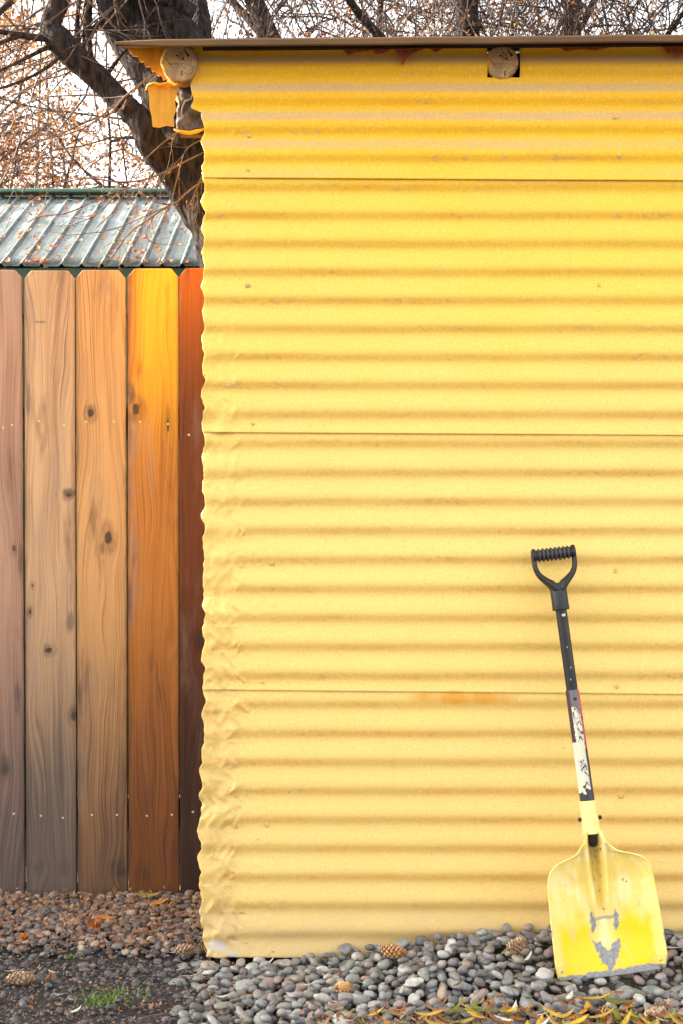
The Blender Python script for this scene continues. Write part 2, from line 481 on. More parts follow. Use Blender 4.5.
# ------------------------------------------------------------------ the yellow shed
XL = at(204, 487, 0).x                # left edge of the front wall
XR = 2.3
DEPTH = 0.95
shed = empty('corrugated_shed', (0, 0.3, 0), 'yellow shed clad in horizontal corrugated metal with a thin brown roof edge', 'shed')

def nz(a, b, c=0.0): return mnoise.noise(Vector((a, b, c)))
def seam_z(py_l, py_r):
    zl = at(205, py_l, 0).z; zr = at(683, py_r, 0).z
    xl = at(205, 500, 0).x; xr = at(683, 500, 0).x
    return lambda x: zl + (zr - zl) * (x - xl) / (xr - xl)
z0 = seam_z(968, 972); z1 = seam_z(689.5, 694); z2 = seam_z(432.5, 435.5); z3 = seam_z(179, 182); z4 = seam_z(46, 42)
hole = (at(487, 60, 0).x, at(519.5, 60, 0).x, at(500, 78.5, 0).z)
def edge_x(z, seed):
    """ragged left edge"""
    ph = 2 * math.pi * cyc(z)
    lowness = sstep(1.7, .5, z)
    py = 487 - (z - 1.13) * 415
    e = XL + (.0030 + .0060 * nz(z * 7, seed + 11)) * math.sin(ph + 1.0 + 2.2 * nz(z * 4, seed)) - .005 * lowness * max(0, nz(z * 13, seed + 21)) * 2 + (.004 + .004 * lowness) * nz(z * 22, seed) + .004 * nz(z * 60, seed + 4)
    e -= .010 * sstep(.62, .30, z)
    e += .012 * sstep(.12, .0, z) 
    if z > 2.03 : e -= .027 * sstep(2.025, 2.04, z)     # top sheet steps out under the eave
    return e
def wall_panel(zb, zt, seed, crump, top=False, bottom=False):
    """one corrugated sheet, its left end folded round the corner and dented"""
    mbp = MB()
    us = [-.035, -.03, -.022, -.014, -.007, 0.0] + list(np.arange(.003, .17, .0028)) + list(np.arange(.175, 3, .025))
    us = [u for u in us if XL + u < XR]
    if top:
        us += [hole[0] - XL, hole[1] - XL]; us = sorted(us)
    rows = int((zt(0) - zb(0)) / .0032)
    ts = list(np.linspace(0, 1, rows))
    V = []
    for t in ts:
        zc = zb(0) + (zt(0) - zb(0)) * t
        ex = edge_x(zc, seed)
        for u in us:
            d = max(u, 0.0)
            x_ = XL + u
            z_ = zb(x_) + (zt(x_) - zb(x_)) * t
            if u < .17:
                bl = 1 - sstep(.10, .17, u)
                x_ = (ex + d) * bl + (XL + u) * (1 - bl) if u >= 0 else ex + (.004 if u < -.008 else 0)
            ph = 2 * math.pi * cyc(z_)
            amp = .0036
            yy = 0.0
            if crump and d < .17:
                wz = crump(z_)
                k = math.floor(cyc(z_) + .25)
                rk = nz(k * 7.13, seed * 3.1) ; rk2 = nz(k * 3.7 + 9, seed * 1.7)
                sl_k = math.sin(k * 12.9898 + seed * 4.7) ; on = .35 + .65 * (math.sin(k * 7.7 + seed) > -.35)
                crease = .080 + .030 * rk * 1.5 + .014 * sl_k * math.sin(ph * .5 + rk2 * 4) + .007 * nz(z_ * 34, seed)
                inz = sstep(crease + .007, crease - .009, d)
                amp *= 1 - .55 * wz * inz * (.8 + rk2)
                ph += wz * inz * (1.3 * rk + .5 * sl_k + .5 + 1.0 * nz(d * 14, z_ * 8, seed))
                # pinched folds where the sheet was hammered round the corner
                band_ = max(0.0, math.cos(cyc(z_) * 2 * math.pi + rk * 4)) ** 2
                yy += -wz * on * .0125 * math.exp(-((d - crease - .004 * math.sin(z_ * 160 + k)) / (.0035 + .002 * sl_k)) ** 2) * band_ * (.45 + rk2)
                yy += wz * on * .0085 * math.exp(-((d - crease + .014 + .006 * sl_k) / .008) ** 2) * band_ * (.5 - rk2)
                yy += wz * inz * (.0115 * nz(d * 19 + 3, z_ * 13, seed + 2) + .0042 * (abs(nz(d * 38, z_ * 26, seed + 7)) * 2 - .4))
                sh = nz(z_ * 11 + 5, seed * 2.2)
                yy += wz * .008 * max(0, sh) * math.exp(-((d - .03 - .02 * rk2) / .010) ** 2)
                yy += wz * .0009 * nz(d * 90, z_ * 70, seed)
            yy += -amp * math.cos(ph - math.pi / 2 + .26 * math.sin(ph))
            yy += .0026 * nz(x_ * 2.2, z_ * 4, seed) + .0010 * nz(x_ * 6, z_ * 14, seed + 1)
            yy -= .0035 * (1 - t) + .0
            if u < 0: yy += (-u) ** 1.0 * .95 - .0
            elif u < .006: yy += .0
            V.append((x_, yy, z_))
    n_ = len(us)
    Fc = []
    for j in range(len(ts) - 1):
        for i in range(n_ - 1):
            if top:
                cx = (V[j*n_+i][0] + V[j*n_+i+1][0]) / 2; cz = (V[j*n_+i][2] + V[(j+1)*n_+i][2]) / 2
                if hole[0] < cx < hole[1] and cz > hole[2]: continue
            if us[i] < 0 and top and V[j*n_+i][2] > 2.0: continue
            Fc.append((j*n_+i, j*n_+i+1, (j+1)*n_+i+1, (j+1)*n_+i))
    mbp.add(V, Fc)
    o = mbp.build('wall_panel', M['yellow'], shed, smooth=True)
    sm = o.modifiers.new('sheet', 'SOLIDIFY'); sm.thickness = .0009; sm.offset = 1
    return o
ov = .014
pA = wall_panel(lambda x: z3(x) , lambda x: z4(x), 1, lambda z: .12, top=True)
pB = wall_panel(lambda x: z2(x) , lambda x: z3(x) + ov, 2, lambda z: .15 + .5 * sstep(1.6, 1.25, z))
pC = wall_panel(lambda x: z1(x) , lambda x: z2(x) + ov, 3, lambda z: .55 + .45 * sstep(1.1, .8, z))
pD = wall_panel(lambda x: z0(x) + .029 - .04 * sstep(-.1, .15, x), lambda x: z1(x) + ov, 4, lambda z: 1.0)
for p_, lab in ((pA, 'topmost sheet, deepest yellow with dusty grey bands'), (pD, 'lowest sheet, pale yellow with a badly dented left end')):
    p_['label'] = lab
# upper sheets lap over the lower ones
pA.location.y -= .0075; pB.location.y -= .005; pC.location.y -= .0025

# painted screws
scr = {0: [(249,137),(614,119),(618,157),(248,171)], 1: [(248,286),(598,286),(253,424)], 2: [(272,563),(615,571),(262,682),(616,687)], 3: [(267,825),(621,796),(246,942)]}
panels = [pA, pB, pC, pD]
for k, lst in scr.items():
    for (px, py) in lst:
        p = at(px, py, 0); s_ = MB()
        zz = p.z; yy = -.0036 * math.cos(2 * math.pi * cyc(zz) - math.pi / 2) - (.0075, .005, .0025, 0)[k] - .0025
        s_.tube([(p.x, yy + .003, zz), (p.x, yy - .0008, zz), (p.x, yy - .0012, zz)], [.0072, .0072, .0060], 14)
        s_.tube([(p.x, yy - .001, zz), (p.x, yy - .0045, zz), (p.x, yy - .0055, zz)], [.0042, .0042, .003], 6)
        s_.build('screw', M['screw'], panels[k], smooth=False)

# side wall (faces the fence), back wall, framing
mb = MB()
V = []; rowz = list(np.arange(-.05, 2.02, .006)); cy = [.02, .5, DEPTH]
for z_ in rowz:
    for y_ in cy:
        V.append((XL + .004 - .0 + .0078 * math.cos(2 * math.pi * (z_ - PZ) / PITCH), y_, z_))
n_ = len(cy)
mb.add(V, [(j*n_+i, j*n_+i+1, (j+1)*n_+i+1, (j+1)*n_+i) for j in range(len(rowz)-1) for i in range(n_-1)])
o = mb.build('side_wall', M['yellow'], shed, smooth=True)
sm = o.modifiers.new('sheet', 'SOLIDIFY'); sm.thickness = .001
mb = MB(); mb.box(XL + .02, XR, DEPTH, DEPTH + .02, -.05, 2.46); mb.build('back_wall', M['darkwood'], shed)
mb = MB(); mb.box(XR, XR + .02, .0, DEPTH, -.05, 2.15); mb.build('right_wall', M['yellow'], shed)
# corner stud visible under the folded bottom corner
mb = MB(); mb.box(XL + .022, XL + .06, .018, .06, -.04, 2.06); mb.build('corner_stud', M['darkwood'], shed)
mb = MB(); mb.box(XL + .06, XR - .01, .13, .15, 1.9, 2.17); mb.build('inner_beam', M['inside'], shed)

for (xa_, nm_, mt_) in ((XL + .004, 'gable_infill', M['yellow']), (XR, 'gable_infill', M['yellow'])):
    mb = MB(); mb.add([(xa_, .03, 2.0), (xa_, DEPTH, 2.0), (xa_, DEPTH, 2.46), (xa_, .03, 2.18), (xa_+.01, .03, 2.0), (xa_+.01, DEPTH, 2.0), (xa_+.01, DEPTH, 2.46), (xa_+.01, .03, 2.18)],
        [(0,1,2,3),(7,6,5,4),(0,4,5,1),(1,5,6,2),(2,6,7,3),(3,7,4,0)]); mb.build(nm_, mt_, shed)
# roof: thin brown-edged sheet on the wall tops
roof = MB()
eL = at(116, 43, -.10); eR = at(683, 38, -.10)
sl = (eR.z - eL.z) / (eR.x - eL.x)
xr2 = XR + .12
def rz(x): return eL.z + sl * (x - eL.x)
def slab(b, y0, y1, za, zb_, rise, x0=eL.x, x1=xr2):
    b.add([(x0,y0,rz(x0)+za),(x1,y0,rz(x1)+za),(x1,y1,rz(x1)+za+rise),(x0,y1,rz(x0)+za+rise),
           (x0,y0,rz(x0)+zb_),(x1,y0,rz(x1)+zb_),(x1,y1,rz(x1)+zb_+rise),(x0,y1,rz(x0)+zb_+rise)],
          [(0,3,2,1),(4,5,6,7),(0,1,5,4),(1,2,6,5),(2,3,7,6),(3,0,4,7)])
slab(roof, -.094, DEPTH + .12, -.005, .004, .335)
ro = roof.build('roof', M['darkwood'], shed)
tr = MB()
NX = 60
V = []; 
for i in range(NX + 1):
    x_ = eL.x - .002 + (xr2 - eL.x) * i / NX
    zc = rz(x_) + .0016 * nz(x_ * 7, 2)
    for (dy, dz) in ((-.100, .0085), (-.1035, .004), (-.1035, -.0075), (-.100, -.0095), (-.0945, -.0085), (-.0945, .0065)):
        V.append((x_, dy + .001 * nz(x_ * 5, 8), zc + dz * (1 if i > 2 else .35 + .3 * i)))
mbt = tr; mbt.add(V, [(i*6+k, i*6+(k+1)%6, (i+1)*6+(k+1)%6, (i+1)*6+k) for i in range(NX) for k in range(6)] + [(0,1,2,3,4,5), tuple(NX*6+k for k in (5,4,3,2,1,0))])
tr.build('drip_edge', M['rooftrim'], ro, smooth=False)
# dark strip added to draw the shadow line under the drip edge
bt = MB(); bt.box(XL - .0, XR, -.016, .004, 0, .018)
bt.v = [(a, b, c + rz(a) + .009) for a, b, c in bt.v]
bt.build('eave_shade_strip', M['darkwood'], ro)
# rust tongues hanging from the eave
def flake(pts, Y, th, name, mat, parent, jit=0.0):
    """small ragged plate with thickness from a pixel outline"""
    b = MB(); n_ = len(pts)
    fr = [at(px, py, Y) for px, py in pts]
    bk = [p + Vector((0, th, 0)) for p in fr]
    b.add(fr + bk, [tuple(range(n_ - 1, -1, -1)), tuple(range(n_, 2 * n_))] + [(i, (i+1)%n_, n_+(i+1)%n_, n_+i) for i in range(n_)])
    return b.build(name, mat, parent)
for pts in ([(343,50),(348,55),(356,52),(372,50),(376,54),(383,53),(392,49)],
            [(395,49),(400,58),(402,66),(406,60),(410,54),(418,51),(425,48)], [(428,48),(436,52),(444,48)],
            [(662,47),(668,53),(676,57),(690,54),(690,46)], [(560,47),(566,51),(580,49),(596,50),(610,47)]):
    flake(pts, -.031, .004, 'rust_flake', M['rust'], ro)

# log ends (roof poles)
def mat_log():
    g = G('sawn_log_end', rough=.8, spec=.2)
    o = g.obj(); x, y, z = g.sep(o)
    d = g.math('SQRT', x * x + z * z)
    r_ = ((d + (g.noise(o, 25, 3) - .5) * .012) * 900.0).sin() * .5 + .5
    ang = g.math('ARCTAN2', z, x)
    cr = g.ramp((g.noise(g.vec(x * 1.0, 0.0, z * 1.6), 16, 2, .5, .8) - .5).abs(), .010, .002)
    c = g.mix(r_ * .35, (0.62, 0.38, 0.17), (0.36, 0.20, 0.09))
    c = g.mix(g.ramp(g.noise(o, 38, 4, .6) + x * -6.0, .62, .75), c, (0.78, 0.40, 0.03))
    c = g.mix(g.ramp(g.noise(o, 30, 4), .45, .65, 0, .6), c, (0.22, 0.16, 0.13))
    c = g.mix(cr, c, (0.02, 0.014, 0.01))
    g.color(c); g.bump(r_ * .3 + g.noise(o, 150, 3) - cr * 2, .5, .003)
    return g.m
M['log'] = mat_log()
def log_end(px, py, rpx, Y, name='roof_pole'):
    c = at(px, py, Y); r = rpx / F * (Y + 3.4)
    b = MB(); n_ = 28
    V = []
    prof = [(0, 0.0), (.4, -.0005), (.9, 0.0), (1.0, .004), (1.0, .25)]
    for (rr, dy) in prof:
        for k in range(n_):
            a = 2 * math.pi * k / n_
            wob = 1 + .05 * nz(math.cos(a) * 1.3, math.sin(a) * 1.3, px)
            V.append((c.x + r * rr * wob * math.cos(a), c.y + dy, c.z + r * rr * wob * math.sin(a)))
    b.add(V, [(j*n_+k, j*n_+(k+1)%n_, (j+1)*n_+(k+1)%n_, (j+1)*n_+k) for j in range(len(prof)-1) for k in range(n_)])
    o = b.build(name, [M['log']], shed, smooth=True, loc=c, sharp=40)
    return o
log_end(502.5, 62, 16.5, -.012)['label'] = 'cracked round log end in a square cutout'
log_end(179, 62, 18.5, -.03)['label'] = 'big round log end at the left eave'

# torn end of the side cladding under the left eave
g_ = M['goldpaint']
flake([(128,48),(196,46),(186,86),(172,84),(166,79),(163,80),(161,75),(158,76),(155,71),(152,72),(150,66),(146,67),(144,61),(140,62),(138,56),(133,56)], .02, .006, 'eave_cladding', M['goldpaint'], shed)['label'] = 'toothed golden offcut of cladding under the roof tip'
q = flake([(147.5,86),(152,83.5),(159,85),(166,83),(178,85),(177,93),(175,101),(176,110),(173.5,117),(174,126.5),(166,125.5),(159,127.5),(152.5,126.5),(151.5,116),(149.5,108),(149,97)], .012, .003, 'end_flap', M['goldpaint'], shed)
q['label'] = 'small golden square flap below the log end'
bb = MB(); bb.tube([at(146,90,.006), at(148,86,.002), at(154,83.5,.004), at(160,85.5,.002), at(168,83,.004), at(175,86,.002), at(180,84,-.002), at(178,77,-.010), at(171,72,-.014), at(165,66,-.016), at(162,58,-.012), at(165,50,-.006)], [.001,.003,.0022,.0034,.002,.0045,.007,.0055,.006,.004,.0035,.001], 8, rough=.9)
bb.build('curled_rim', M['goldpaint'], q, smooth=True)
tb = MB()
# torn felt: crumpled sheet between flap and wall edge
V = []; nu, nv = 16, 26
for j in range(nv + 1):
    for i in range(nu + 1):
        s_ = i / nu; t_ = j / nv
        pxl = 178 - 1 * t_ + 3 * nz(t_ * 5, 1); pxr = 207
        px = pxl + (pxr - pxl) * s_; py = 78 + 52 * t_ + 3 * nz(s_ * 4, 5) * t_
        p = at(px, py, .035)
        V.append((p.x, p.y + .020 * nz(s_ * 3.2, t_ * 4.5, 2) + .008 * nz(s_ * 9, t_ * 12, 6), p.z))
tb.add(V, [(j*(nu+1)+i, j*(nu+1)+i+1, (j+1)*(nu+1)+i+1, (j+1)*(nu+1)+i) for j in range(nv) for i in range(nu)])
o = tb.build('torn_felt', M['torn'], shed, smooth=True)
sm = o.modifiers.new('s', 'SOLIDIFY'); sm.thickness = .003
bb = MB(); bb.tube([at(174,129,.01), at(181,132,.005), at(190,133,.004), (at(198,131,.004)), at(205,129,.006)], [.002,.0045,.004,.0045,.003], 6, rough=.5)
bb.build('torn_rim', M['goldpaint'], shed, smooth=True)
bb = MB(); bb.tube([at(181,118,0), at(182,108,-.004), at(185,101,-.006), at(191,99,-.006), at(193,92,-.004), at(196,86,0)], [.0015,.002,.0022,.002,.0018,.001], 6)
bb.build('loose_cord', simple('pale_fibre', (0.42, 0.33, 0.20), .9), shed, smooth=True)
bb = MB(); bb.box(at(180,90,.07).x, XL + .03, .055, .09, at(180,136,.07).z, rz(XL) - .02)
bb.build('end_block', M['darkwood'], shed)

# ------------------------------------------------------------------ fence
FY = .52
fence = empty('wooden_fence', (at(100, 500, FY).x, FY, 0), 'brown dog-eared board fence butting against the left side of the yellow shed', 'fence')
# (px left, px right, py top)
boards = [(a, a + 50, 270 + (k % 3) * .6) for k, a in enumerate(range(-1073, -290, 52))] + [
 (-287,-238,271),(-236,-186,270),(-184,-134,271),(-132,-82,270),(-80,-30,271),
 (-28, 23.2, 270), (24.8, 75.2, 270.5), (76.6, 126.4, 270), (127.8, 178.2, 268.5), (179.6, 222, 268)]
def K(px, py, r, a): p = at(px, py, FY); return (p.x, p.z, r, a)
specs = {
 5: dict(light=(0.46,0.27,0.18), dark=(0.20,0.10,0.07), knots=[K(5,768,.010,2.0), K(14,548,.005,2)], stains=[K(5,765,.016,2.2), K(20,560,.007,8), K(18,700,.010,5)], grime_shade_z=.36),
 6: dict(light=(0.56,0.355,0.20), dark=(0.20,0.105,0.065), knots=[K(68,495,.013,.55), K(49,650,.012,.7), K(74,716,.009,1.5), K(36,868,.013,1.0), K(30,612,.004,2), K(33,585,.003,2)], stains=[K(70,492,.022,.6), K(70,622,.013,2.4), K(75,712,.011,2.2), K(28,400,.006,9), K(64,868,.02,1.2), K(40,322,.018,.22)], grime_shade_z=.36, lines=.6),
 7: dict(light=(0.58,0.32,0.13), dark=(0.24,0.105,0.042), knots=[K(91,413,.009,1.4), K(108,538,.011,1.9), K(122,872,.020,1.0)], stains=[K(90,411,.013,1.4), K(103,548,.009,2.4), K(80,700,.006,9), K(118,868,.03,1.0)], grime_shade_z=.28, grime=(0.055, 0.030, 0.020)),
 8: dict(light=(0.52,0.20,0.035), dark=(0.20,0.055,0.010), knots=[K(136,409,.013,1.3), K(144,874,.016,1.0), K(168,425,.004,6)], stains=[K(131,392,.013,2.6), K(144,874,.022,1.1), K(168,850,.03,2.6), K(150,800,.012,4), K(130,600,.006,12)], grime_shade_z=.42, grime=(0.068, 0.022, 0.007), glow_tint=((0.93,0.47,0.012), 1.10, 1.55, at(128,500,FY).x, at(146,500,FY).x)),
 9: dict(light=(0.17,0.042,0.007), dark=(0.07,0.018,0.006), knots=[K(200,640,.010,1.5)], grime=(0.014,0.007,0.005), grime_shade_z=.52, glow_tint=((0.42,0.10,0.004), 1.25, 1.75, -3, -2)),
}
NB = len(boards) - 10
for i, (a, b, tp) in enumerate(boards):
    i -= NB
    xa = at(a, 500, FY).x; xb = at(b, 500, FY).x
    if i == 9: xb = XL - .012

    zt = at(100, tp, FY).z
    sp = specs.get(i, dict(light=(0.54,0.35,0.21), dark=(0.31,0.18,0.10), knots=[], grime_shade_z=.35))
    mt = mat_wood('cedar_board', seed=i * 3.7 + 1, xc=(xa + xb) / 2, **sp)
    dyo = .0035 * nz(i * 2.7, 1) ; cut = .023
    lean = .0022 * nz(i * 1.9, 6)
    b_ = MB(); NZ = 30
    # front outline with clipped corners, gently uneven long edges
    ol = [(xa, -.012)] + [(xa + .0012 * nz(k * .9, i, 1), -.012 + (zt - cut + .012) * k / NZ) for k in range(1, NZ + 1)]
    orr = [(xb, -.012)] + [(xb + .0012 * nz(k * .9, i, 2), -.012 + (zt - cut + .012) * k / NZ) for k in range(1, NZ + 1)]
    full = ol + [(xa + cut * .85, zt)] + ([(xb - cut * .85, zt)] if i != 9 else [(xb - .001, zt)]) + (orr[::-1] if i != 9 else orr[::-1])
    n_ = len(full)
    fr = [(x_ + lean * z_, FY + dyo, z_) for x_, z_ in full]; bk = [(x_ + lean * z_, FY + dyo + .016, z_) for x_, z_ in full]
    b_.add(fr + bk, [tuple(range(n_)), tuple(range(2*n_-1, n_-1, -1))] + [(k, n_+k, n_+(k+1)%n_, (k+1)%n_) for k in range(n_)])
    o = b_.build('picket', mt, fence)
    bevel(o, .0022, 2)
    lab = {5:'pinkish brown picket cut off by the left edge', 6:'beige picket with grey knots', 7:'tan picket with a dark slanting knot', 8:'picket glowing orange-yellow near its top', 9:'dark reddish picket beside the shed'}.get(i)
    if lab: o['label'] = lab
    if i >= 5:
        ns = {5:[(12,425),(14,814),(3,428)], 6:[(39,421),(64,425),(41,816),(63,818)], 7:[(86,422),(114,422),(92,815),(117,815)], 8:[(140,422),(168,424),(147,816),(172,815)], 9:[(189,435),(193,812)]}[i]
        for (px, py) in ns:
            p = at(px, py, FY + dyo); nb = MB()
            nb.tube([(p.x, p.y + .004, p.z), (p.x, p.y - .0006, p.z), (p.x, p.y - .0013, p.z)], [.0033, .0033, .0022], 10)
            nb.build('nail', M['nail'], o, smooth=False)
for zr in (at(100, 423, FY).z, at(100, 815, FY).z):
    rb = MB(); rb.box(at(-1073, 400, FY).x, XL - .012, FY + .021, FY + .057, zr - .044, zr + .044)
    rb.build('rail', M['darkwood'], fence)
for px in (-1040, -778, -520, -262, -5):
    pb = MB(); xx = at(px, 500, FY).x; pb.box(xx - .045, xx + .045, FY + .058, FY + .15, -.05, 1.70)
    bevel(pb.build('post', M['darkwood'], fence), .004)

# ------------------------------------------------------------------ neighbour's green metal roof
EY = 1.42; e0 = at(100, 266, EY); RY = EY + .88; r0 = at(100, 197, RY)
house = empty('green_roofed_lean_to', (-1.4, 1.9, 0), 'low outbuilding with a weathered green ribbed metal roof behind the fence', 'outbuilding')
def mat_groof():
    g = G('weathered_green_metal', rough=.30, metal=0.0, spec=.8)
    P = g.pos(); x, y, z = g.sep(P)
    n1 = g.noise(P, 14, 5, .65); n2 = g.noise(g.vec(x * 6, y * 1.2, z), 6, 4, .6)
    c = g.mix(g.ramp(n1, .35, .7), (0.035, 0.075, 0.065), (0.13, 0.18, 0.175))
    c = g.mix(g.ramp(n2 + g.ramp(z, 1.95, 2.3, -.1, .14), .42, .75, 0, .8), c, (0.34, 0.38, 0.39))  # sky glare painted in as pale streaks, stronger towards the ridge
    mo = g.noise(P, 46, 5, .75)
    c = g.mix(g.ramp(mo, .50, .66, 0, .75) * g.ramp(z, 2.25, 1.95, .35, 1), c, (0.055, 0.05, 0.045))
    c = g.mix(g.ramp(g.noise(g.vec(x, y + 4.0, z), 90, 3, .7), .62, .72, 0, .7), c, (0.55, 0.55, 0.55))
    g.color(c); g.rough(g.ramp(n1, .3, .7, .25, .5)); g.bump(n1 + mo * .5, .35, .004)
    return g.m
M['groof'] = mat_groof()
mb = MB(); pr = 0.0685
X0, X1 = -2.7, -.02
prof = [(0, 0), (.36, 0), (.43, .0075), (.47, .0095), (.53, .0095), (.57, .0075), (.64, 0), (.82, .0008)]
pts = []
n_r = int((X1 - X0) / pr)
for k in range(n_r):
    for (u, h) in prof: pts.append((X0 + (k + u) * pr, h))
nrow = 8; V = []
sv = Vector((0, RY - EY, r0.z - e0.z)); nrm = Vector((0, -(r0.z - e0.z), RY - EY)).normalized()
for j in range(nrow + 1):
    for (x_, h) in pts:
        p = Vector((x_, EY, e0.z)) + sv * (j / nrow) + nrm * (h + .002 * nz(x_ * 3, j * .5))
        V.append(p)
n_ = len(pts)
mb.add(V, [(j*n_+i, j*n_+i+1, (j+1)*n_+i+1, (j+1)*n_+i) for j in range(nrow) for i in range(n_-1)])
gr = mb.build('roof', M['groof'], house, smooth=True, sharp=25)
sm = gr.modifiers.new('s', 'SOLIDIFY'); sm.thickness = .002; sm.offset = -1
mb = MB(); mb.box(X0 - .05, X1, RY - .05, RY + .05, r0.z + .010, r0.z + .026); 
bevel(mb.build('ridge_cap', simple('green_ridge_cap', (0.10, 0.22, 0.17), .4, 0, 10, .3), gr), .006)
mb = MB(); mb.box(X0, X1, EY + .015, EY + .04, e0.z - .16, e0.z - .005); mb.build('fascia', M['green'], house)
mb = MB(); mb.box(X0 + .05, X1 - .05, EY + .10, RY + .9, -.02, e0.z - .02); mb.build('wall', M['green'], house)
mb = MB()
mb.add([(X0, RY + .02, r0.z + .004), (X1, RY + .02, r0.z + .004), (X1, RY + .95, r0.z - .45), (X0, RY + .95, r0.z - .45), (X0, RY + .02, r0.z - .01), (X1, RY + .02, r0.z - .01), (X1, RY + .95, r0.z - .465), (X0, RY + .95, r0.z - .465)],
       [(0,1,2,3),(7,6,5,4),(0,4,5,1),(1,5,6,2),(2,6,7,3),(3,7,4,0)])
mb.build('rear_slope', M['groof'], house)

# ------------------------------------------------------------------ leaves helper
def leaf_mesh(b, c, L, W, ax, nrm_, curl=.3, segs=5):
    """lanceolate blade with a folded midrib; ax direction, nrm_ up"""
    ax = ax.normalized(); sd_ = ax.cross(nrm_).normalized(); up = sd_.cross(ax)
    V = []
    for i in range(segs + 1):
        t = i / segs; wv = W * math.sin(math.pi * min(.98, max(.03, t ** .8))) * .5
        p = c + ax * (L * (t - .5)) + up * (curl * L * (t - .5) ** 2)
        V += [p - sd_ * wv + up * wv * .35, p, p + sd_ * wv + up * wv * .35]
    b.add(V, [f for i in range(segs) for f in ((i*3, i*3+1, (i+1)*3+1, (i+1)*3), (i*3+1, i*3+2, (i+1)*3+2, (i+1)*3+1))])

# ------------------------------------------------------------------ trees
rng = random.Random(11)
def rv(s_=1.0): return Vector((rng.uniform(-1, 1), rng.uniform(-1, 1), rng.uniform(-1, 1))) * s_
def smooth_path(pts, rad, m=5):
    P = []; Q = []
    n_ = len(pts)
    for i in range(n_ - 1):
        p0 = pts[max(i-1, 0)]; p1 = pts[i]; p2 = pts[i+1]; p3 = pts[min(i+2, n_-1)]
        for k in range(m):
            t = k / m
            P.append(.5 * ((2*p1) + (p2-p0)*t + (2*p0-5*p1+4*p2-p3)*t*t + (3*p1-p0-3*p2+p3)*t**3))
            Q.append(rad[i] + (rad[i+1] - rad[i]) * t)
    P.append(pts[-1]); Q.append(rad[-1])
    return P, Q
def limb(b, pxs, mm=5, n=14, rough=.22, seed=0):
    """pxs: (px, py, Y, width in px)"""
    pts = [at(a, c, Y) for a, c, Y, w_ in pxs]
    rad = [w_ * .5 / F * (Y + 3.4) for a, c, Y, w_ in pxs]
    P, Q = smooth_path(pts, rad, mm)
    b.tube(P, Q, n, rough=rough, seed=seed)
    return P, Q
def spray(tw, p, d, L, r, depth, droop=.0, tips=None, wig=.35, kids=(3, 5)):
    """recursive bare twigs"""
    segs = max(3, int(L / .09) if depth > 1 else 4)
    segs = min(segs, 9)
    P = [p.copy()]; dd = d.normalized(); Q = [r]
    for i in range(segs):
        dd = (dd + rv(wig * .45) + Vector((0, 0, -droop * .3))).normalized()
        P.append(P[-1] + dd * (L / segs)); Q.append(r * (1 - .65 * (i + 1) / segs))
    tw.tube(P, Q, 5 if r > .008 else 3, cap=False)
    if tips is not None and depth <= 1: tips.extend([(q, dd.copy()) for q in P[1:]])
    if depth > 0:
        for k in range(rng.randint(*kids)):
            i = rng.randint(1, segs)
            nd = (dd * .8 + rv(.85)).normalized()
            spray(tw, P[i], nd, L * rng.uniform(.42, .68), Q[i] * .62, depth - 1, droop, tips, wig, kids)

# --- the big leaning tree behind the shed
TY = 1.15
tree = empty('leaning_tree', (at(300, 500, TY).x, TY, 0), 'big dark leaning tree with forked limbs rising behind the left end of the yellow shed', 'tree')
tk = MB()
limb(tk, [(330,800,TY,150),(310,560,TY,128),(280,380,TY,112),(258,290,TY,100),(243,250,TY,94),(229,215,TY,86),(212,190,TY,78),(200,165,TY,72),(186,125,TY,68)], 6, 26, .16)
limb(tk, [(204,196,TY+.02,66),(190,140,TY+.02,60),(164,85,TY+.06,52),(140,45,TY+.1,50),(122,10,TY+.12,48),(104,-40,TY+.15,42),(88,-90,TY+.2,34)], 6, 22, .16, 3)
tree_trunk = tk.build('trunk', M['bark'], tree, smooth=True)
l1 = MB()
limb(l1, [(204,214,TY-.0,40),(180,180,TY-.05,38),(156,150,TY-.1,29),(144,125,TY-.12,27),(128,108,TY-.1,22),(104,84,TY-.08,25),(80,62,TY-.08,27),(58,40,TY-.08,27),(50,26,TY-.06,22),(58,2,TY-.04,22),(66,-40,TY,20),(60,-90,TY,15)], 6, 16, .2, 5)
limb(l1, [(132,116,TY-.1,24),(128,106,TY-.13,20),(121,101,TY-.16,14),(119,99,TY-.17,5)], 4, 12, .3, 9)
lo = l1.build('limb', M['bark'], tree, smooth=True); lo['label'] = 'crooked left limb'
l2 = MB()
limb(l2, [(202,130,TY+.1,52),(190,70,TY+.12,48),(177,35,TY+.1,42),(160,8,TY+.08,40),(145,-20,TY+.05,40),(128,-60,TY,34)], 6, 16, .2, 15)
limb(l2, [(188,14,TY+.1,24),(174,4,TY+.06,22),(155,-4,TY+.02,20),(130,-18,TY,18)], 5, 10, .2, 18)
limb(l2, [(198,60,TY+.14,24),(201,20,TY+.2,19),(197,-10,TY+.25,16),(196,-60,TY+.3,12)], 5, 10, .2, 19)
l2.build('limb', M['bark'], tree, smooth=True)
